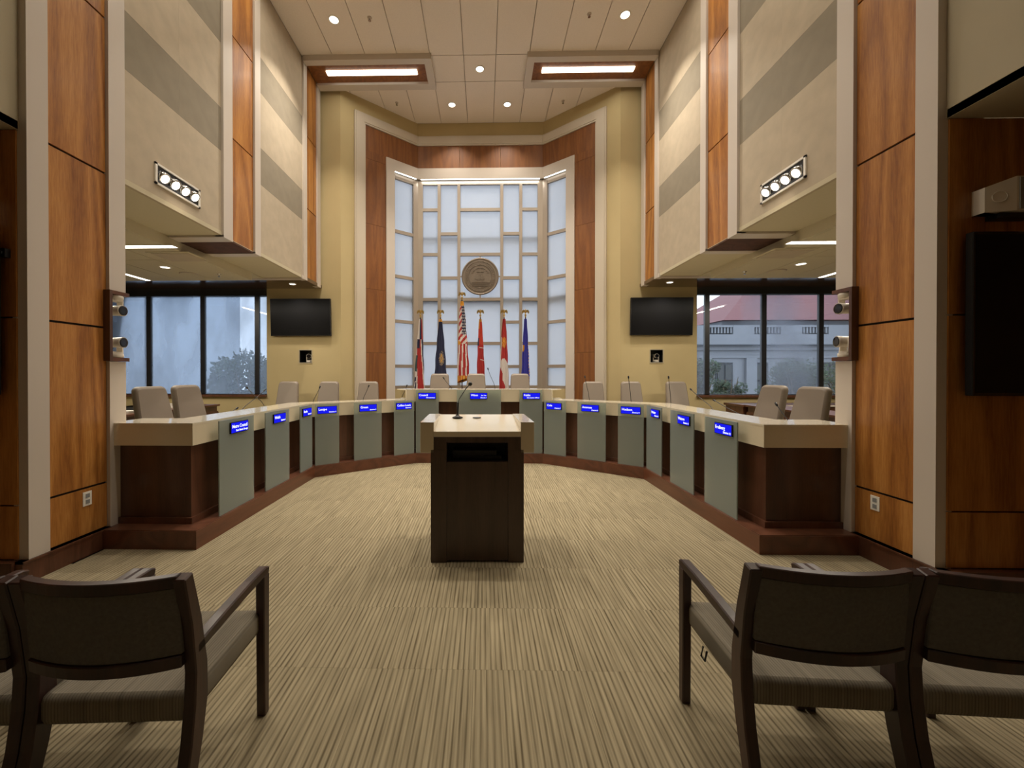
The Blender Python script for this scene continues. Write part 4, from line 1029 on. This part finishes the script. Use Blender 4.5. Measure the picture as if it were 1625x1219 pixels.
# ------------------------------------------------------------------ foreground guest chairs
def guest_chair():
    t = thing('guest_chair', '', 'chair')
    HWc = 0.247
    for sx in (-1, 1):
        MB().sweep([(sx * HWc, -0.535, 0), (sx * HWc, -0.495, 0.14), (sx * HWc, -0.452, 0.30), (sx * HWc, -0.430, 0.42), (sx * HWc, -0.428, 0.53), (sx * HWc, -0.452, 0.70), (sx * HWc, -0.49, 0.862)], 0.040, [0.044, 0.050, 0.058, 0.066, 0.058, 0.048, 0.04]).build('rear_leg', 'espresso', t, bevel=0.004)
        MB().sweep([(sx * HWc, 0, 0.0), (sx * HWc, 0.0, 0.3), (sx * HWc, 0.0, 0.615)], 0.038, [0.036, 0.042, 0.048]).build('front_leg', 'espresso', t, bevel=0.004)
        MB().sweep([(sx * HWc, -0.45, 0.60), (sx * HWc, -0.30, 0.614), (sx * HWc, -0.12, 0.628), (sx * HWc, 0.0, 0.632), (sx * HWc, 0.022, 0.626)], 0.040, [0.036, 0.04, 0.042, 0.038, 0.03]).build('armrest', 'espresso', t, bevel=0.005)
        MB().sweep([(sx * (HWc - 0.035), -0.40, 0.385), (sx * (HWc - 0.035), -0.03, 0.385)], 0.026, 0.05).build('side_rail', 'espresso', t)
    def curved(z0, z1, th, dep, mat, nm, y_at, inset=0.0, bev=0.003):
        q = MB(); n = 12; vs = []; w_ = HWc - 0.012 - inset
        for k in range(n + 1):
            x = -w_ + 2 * w_ * k / n; bow = -dep * (1 - (x / w_) ** 2)
            for z, ty_ in ((z0, 0), (z1, 0), (z1, 1), (z0, 1)):
                vs.append((x, y_at(z) + bow + ty_ * th, z))
        fs = [(0, 1, 2, 3), tuple(n * 4 + i for i in (3, 2, 1, 0))]
        for k in range(n):
            for i in range(4): fs.append((k * 4 + i, (k + 1) * 4 + i, (k + 1) * 4 + (i + 1) % 4, k * 4 + (i + 1) % 4))
        q.add(vs, fs, 0); q.build(nm, mat, t, bevel=bev)
    ya = lambda z: -0.462 - (z - 0.5) * 0.085 - 0.012
    curved(0.830, 0.868, 0.030, 0.045, 'espresso', 'top_rail', ya)
    curved(0.562, 0.604, 0.028, 0.045, 'espresso', 'lower_rail', ya)
    curved(0.605, 0.829, 0.018, 0.043, 'back_fabric', 'back_panel', lambda z: ya(z) + 0.006)
    curved(0.60, 0.835, 0.03, 0.035, 'seat_fabric', 'back_cushion', lambda z: ya(z) + 0.026, inset=0.01, bev=0.008)
    q = pad(rounded([(-0.241, -0.455), (0.241, -0.455), (0.241, 0.012), (-0.241, 0.012)], 0.03, 4), -0.05, 0.048, 0.022)
    q.v = [(x, z, 0.412 + y + (0.018 if y > 0 and z > -0.4 and z < -0.05 else 0)) for x, y, z in q.v]; q.build('seat', 'seat_fabric', t)
    MB().tube([(-0.25, -0.17, 0.37), (-0.258, -0.17, 0.33), (-0.258, -0.20, 0.33), (-0.25, -0.20, 0.37)], 0.004, n=6).build('ganging_hook', 'black', t)
    for sx in (-1, 1):
        for y in (0.0, -0.535): MB().lathe([(0.014, 0.0), (0.014, 0.006)], c=(sx * HWc, y, 0.0), n=10).build('glide', 'black', t)
    return t
gc = guest_chair()
D = [('R', 1.250, 1.79, -3.0, 'dark wood guest chair at lower right, open arm beside the aisle'), ('R', 1.788, 1.762, -3.0, 'second dark wood guest chair from the aisle at lower right, cut by the frame'),
     ('L', -1.143, 1.69, 3.0, 'dark wood guest chair at lower left, open arm beside the aisle'), ('L', -1.681, 1.662, 3.0, 'second dark wood guest chair from the aisle at lower left, cut by the frame')]
for k, (sd, x, y, a, lab) in enumerate(D):
    o = gc if k == 0 else copy_tree(gc)
    o.location = (x, y, 0); o.rotation_euler = (0, 0, R(a)); o['label'] = lab; o['group'] = 'front row of ganged guest chairs'

# ------------------------------------------------------------------ outside: neighbouring buildings, trees, street
struct(B(-60, 60, 9.5, 80, -6.3, -6.0).build('ground', 'asphalt'))
# stone building with a hipped red roof, seen through the right windows
bd = thing('stone_building', 'grey stone building with red hipped roof seen through the right windows', 'building', (28, 30, -6))
def bb(x0, x1, y0, y1, z0, z1): return MB().box(x0 - 28, x1 - 28, y0 - 30, y1 - 30, z0 + 6, z1 + 6)
bb(15.5, 50, 30.6, 45, -6, 4.6).build('wall', 'stone', bd)
bb(19.2, 50, 31.8, 44, 4.6, 5.8).build('attic_wall', 'stone', bd)
for z0, z1, d in ((3.75, 4.05, 0.55), (3.35, 3.75, 0.25), (4.05, 4.55, 0.35), (2.75, 2.95, 0.12)):
    bb(15.5, 50, 30.6 - d, 30.7, z0, z1).build('cornice', 'stone', bd)
bb(15.5, 50, 30.02, 30.2, 3.66, 3.76).build('cornice_shadow', 'stone_dark', bd)  # dark strip standing in for the shadow under the cornice
k = 0; x = 15.6
while x < 36:     # balustrade: pedestals and balusters
    bb(x, x + 1.6, 30.3, 30.6, 4.55, 5.25).build('pedestal', 'stone', bd)
    for j in range(8):
        xx = x + 1.75 + j * 0.24
        bb(xx, xx + 0.12, 30.38, 30.5, 4.65, 5.12).build('baluster', 'stone', bd)
    bb(x + 1.6, x + 3.6, 30.32, 30.58, 5.1, 5.25).build('handrail', 'stone', bd)
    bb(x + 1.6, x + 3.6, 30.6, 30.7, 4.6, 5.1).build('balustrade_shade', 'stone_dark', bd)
    x += 3.6
for x0, x1 in ((18.0, 19.3), (20.9, 22.0), (22.8, 23.6), (25.9, 27.3), (29.2, 30.6)):
    wdw = bb(x0, x1, 30.5, 30.62, -1.8, 2.4).build('window', 'stone_dark', bd)
    xm = (x0 + x1) / 2
    for a, c in ((x0 + 0.12, xm - 0.06), (xm + 0.06, x1 - 0.12)):
        for z0, z1 in ((-1.65, 0.9), (1.05, 2.2)): MB().box(a - 28, c - 28, 30.46 - 30, 30.5 - 30, z0 + 6, z1 + 6).build('pane', 'ext_glass', wdw)
for x in (17.3, 19.9, 24.2, 28.2, 31.5):
    if x < 20: bb(x - 0.45 + (0.8 if x > 19 else 0), x + 0.35 + (0.8 if x > 19 else 0), 30.35, 30.62, -6, 2.75).build('pilaster', 'stone', bd)
    else: MB().lathe([(0.5, 0), (0.46, 0.3), (0.40, 0.5), (0.34, 8.3), (0.5, 8.5), (0.5, 8.75)], c=(x - 28, -0.1, 0), n=16).build('column', 'stone', bd)
q = MB()
P = [(18.9, 31, 5.75), (50, 31, 5.75), (50, 38, 10.5), (26, 38, 10.5), (18.6, 41, 5.75), (26, 41, 10.5), (50, 41, 10.5), (50, 44, 5.7), (18.6, 44, 5.7)]
P = [(a - 28, b_ - 30, c + 6) for a, b_, c in P]
q.add(P, [(0, 1, 2, 3), (0, 3, 5, 4), (3, 2, 6, 5), (4, 5, 6, 7, 8), (0, 4, 8, 7, 1)]); q.build('roof', 'roof_tile', bd)
# pale building seen through the misted left windows
bd = thing('pale_building', 'plain pale blue-grey building behind the misted left windows', 'building', (-25, 16, -6))
MB().prism([(-12, 0), (15.0, 0), (9.5, 8), (-12, 8)], 0, 16).build('wall', 'ext_panel', bd)
for k in range(11): MB().box(-12 + 2.3 * k, -11.93 + 2.3 * k, -0.02, 0, 0, 16).build('panel_joint', 'stone_dark', bd)
def tree(name, label, loc, h, r, n, sd):
    rr = random.Random(sd)
    t = thing(name, label, 'tree', loc, 0, 'trees outside the windows')
    q = MB().tube([(0, 0, 0), (0.1, 0, h * 0.5), (0, 0.1, h * 0.8)], [0.16, 0.11, 0.05], n=8)
    for k in range(6):
        a = rr.uniform(0, 6.28); q.tube([(0.05, 0, h * 0.45 + 0.1 * k), (r * 0.7 * math.cos(a), r * 0.7 * math.sin(a), h * 0.75 + 0.12 * k)], [0.05, 0.015], n=5)
    q.build('trunk', 'bark', t)
    q = MB(); cl = [(rr.uniform(-0.65, 0.65) * r, rr.uniform(-0.6, 0.6) * r, h * 0.72 + rr.uniform(-0.55, 0.6) * r, rr.uniform(0.28, 0.5) * r) for _ in range(16)]
    for _ in range(n):
        c = rr.choice(cl); v = Vector((rr.gauss(0, 1), rr.gauss(0, 1), rr.gauss(0, 1))).normalized() * c[3] * rr.uniform(0.5, 1.05)
        p = Vector(c[:3]) + v; a = Vector((rr.gauss(0, 1), rr.gauss(0, 1), rr.gauss(0, 1))).normalized(); b_ = a.orthogonal().normalized()
        s_ = rr.uniform(0.05, 0.10)
        q.add([p - a * s_, p + b_ * s_ * 0.5, p + a * s_, p - b_ * s_ * 0.5], [(0, 1, 2, 3)])
    o = q.build('foliage', 'leaf', t); o['kind'] = 'stuff'
tree('leafy_tree', 'leafy green tree outside the left window pane nearest the television', (-8.75, 14.5, -6), 9.9, 1.25, 5000, 1)
tree('leafy_tree', 'leafy tree at the left edge of the right windows beside the television', (11.5, 21.0, -6), 10.2, 1.1, 3500, 2)
tree('leafy_tree', 'bushy tree in front of the stone columns in the middle right window', (16.9, 21.5, -6), 9.5, 1.6, 6500, 3)
tree('leafy_tree', 'bushy tree partly hidden by the right camera bracket', (20.5, 22.0, -6), 9.5, 1.7, 6000, 4)
tree('leafy_tree', 'small treetop under the stone building window seen beside a dark mullion', (13.9, 22.5, -6), 9.0, 0.8, 2500, 5)
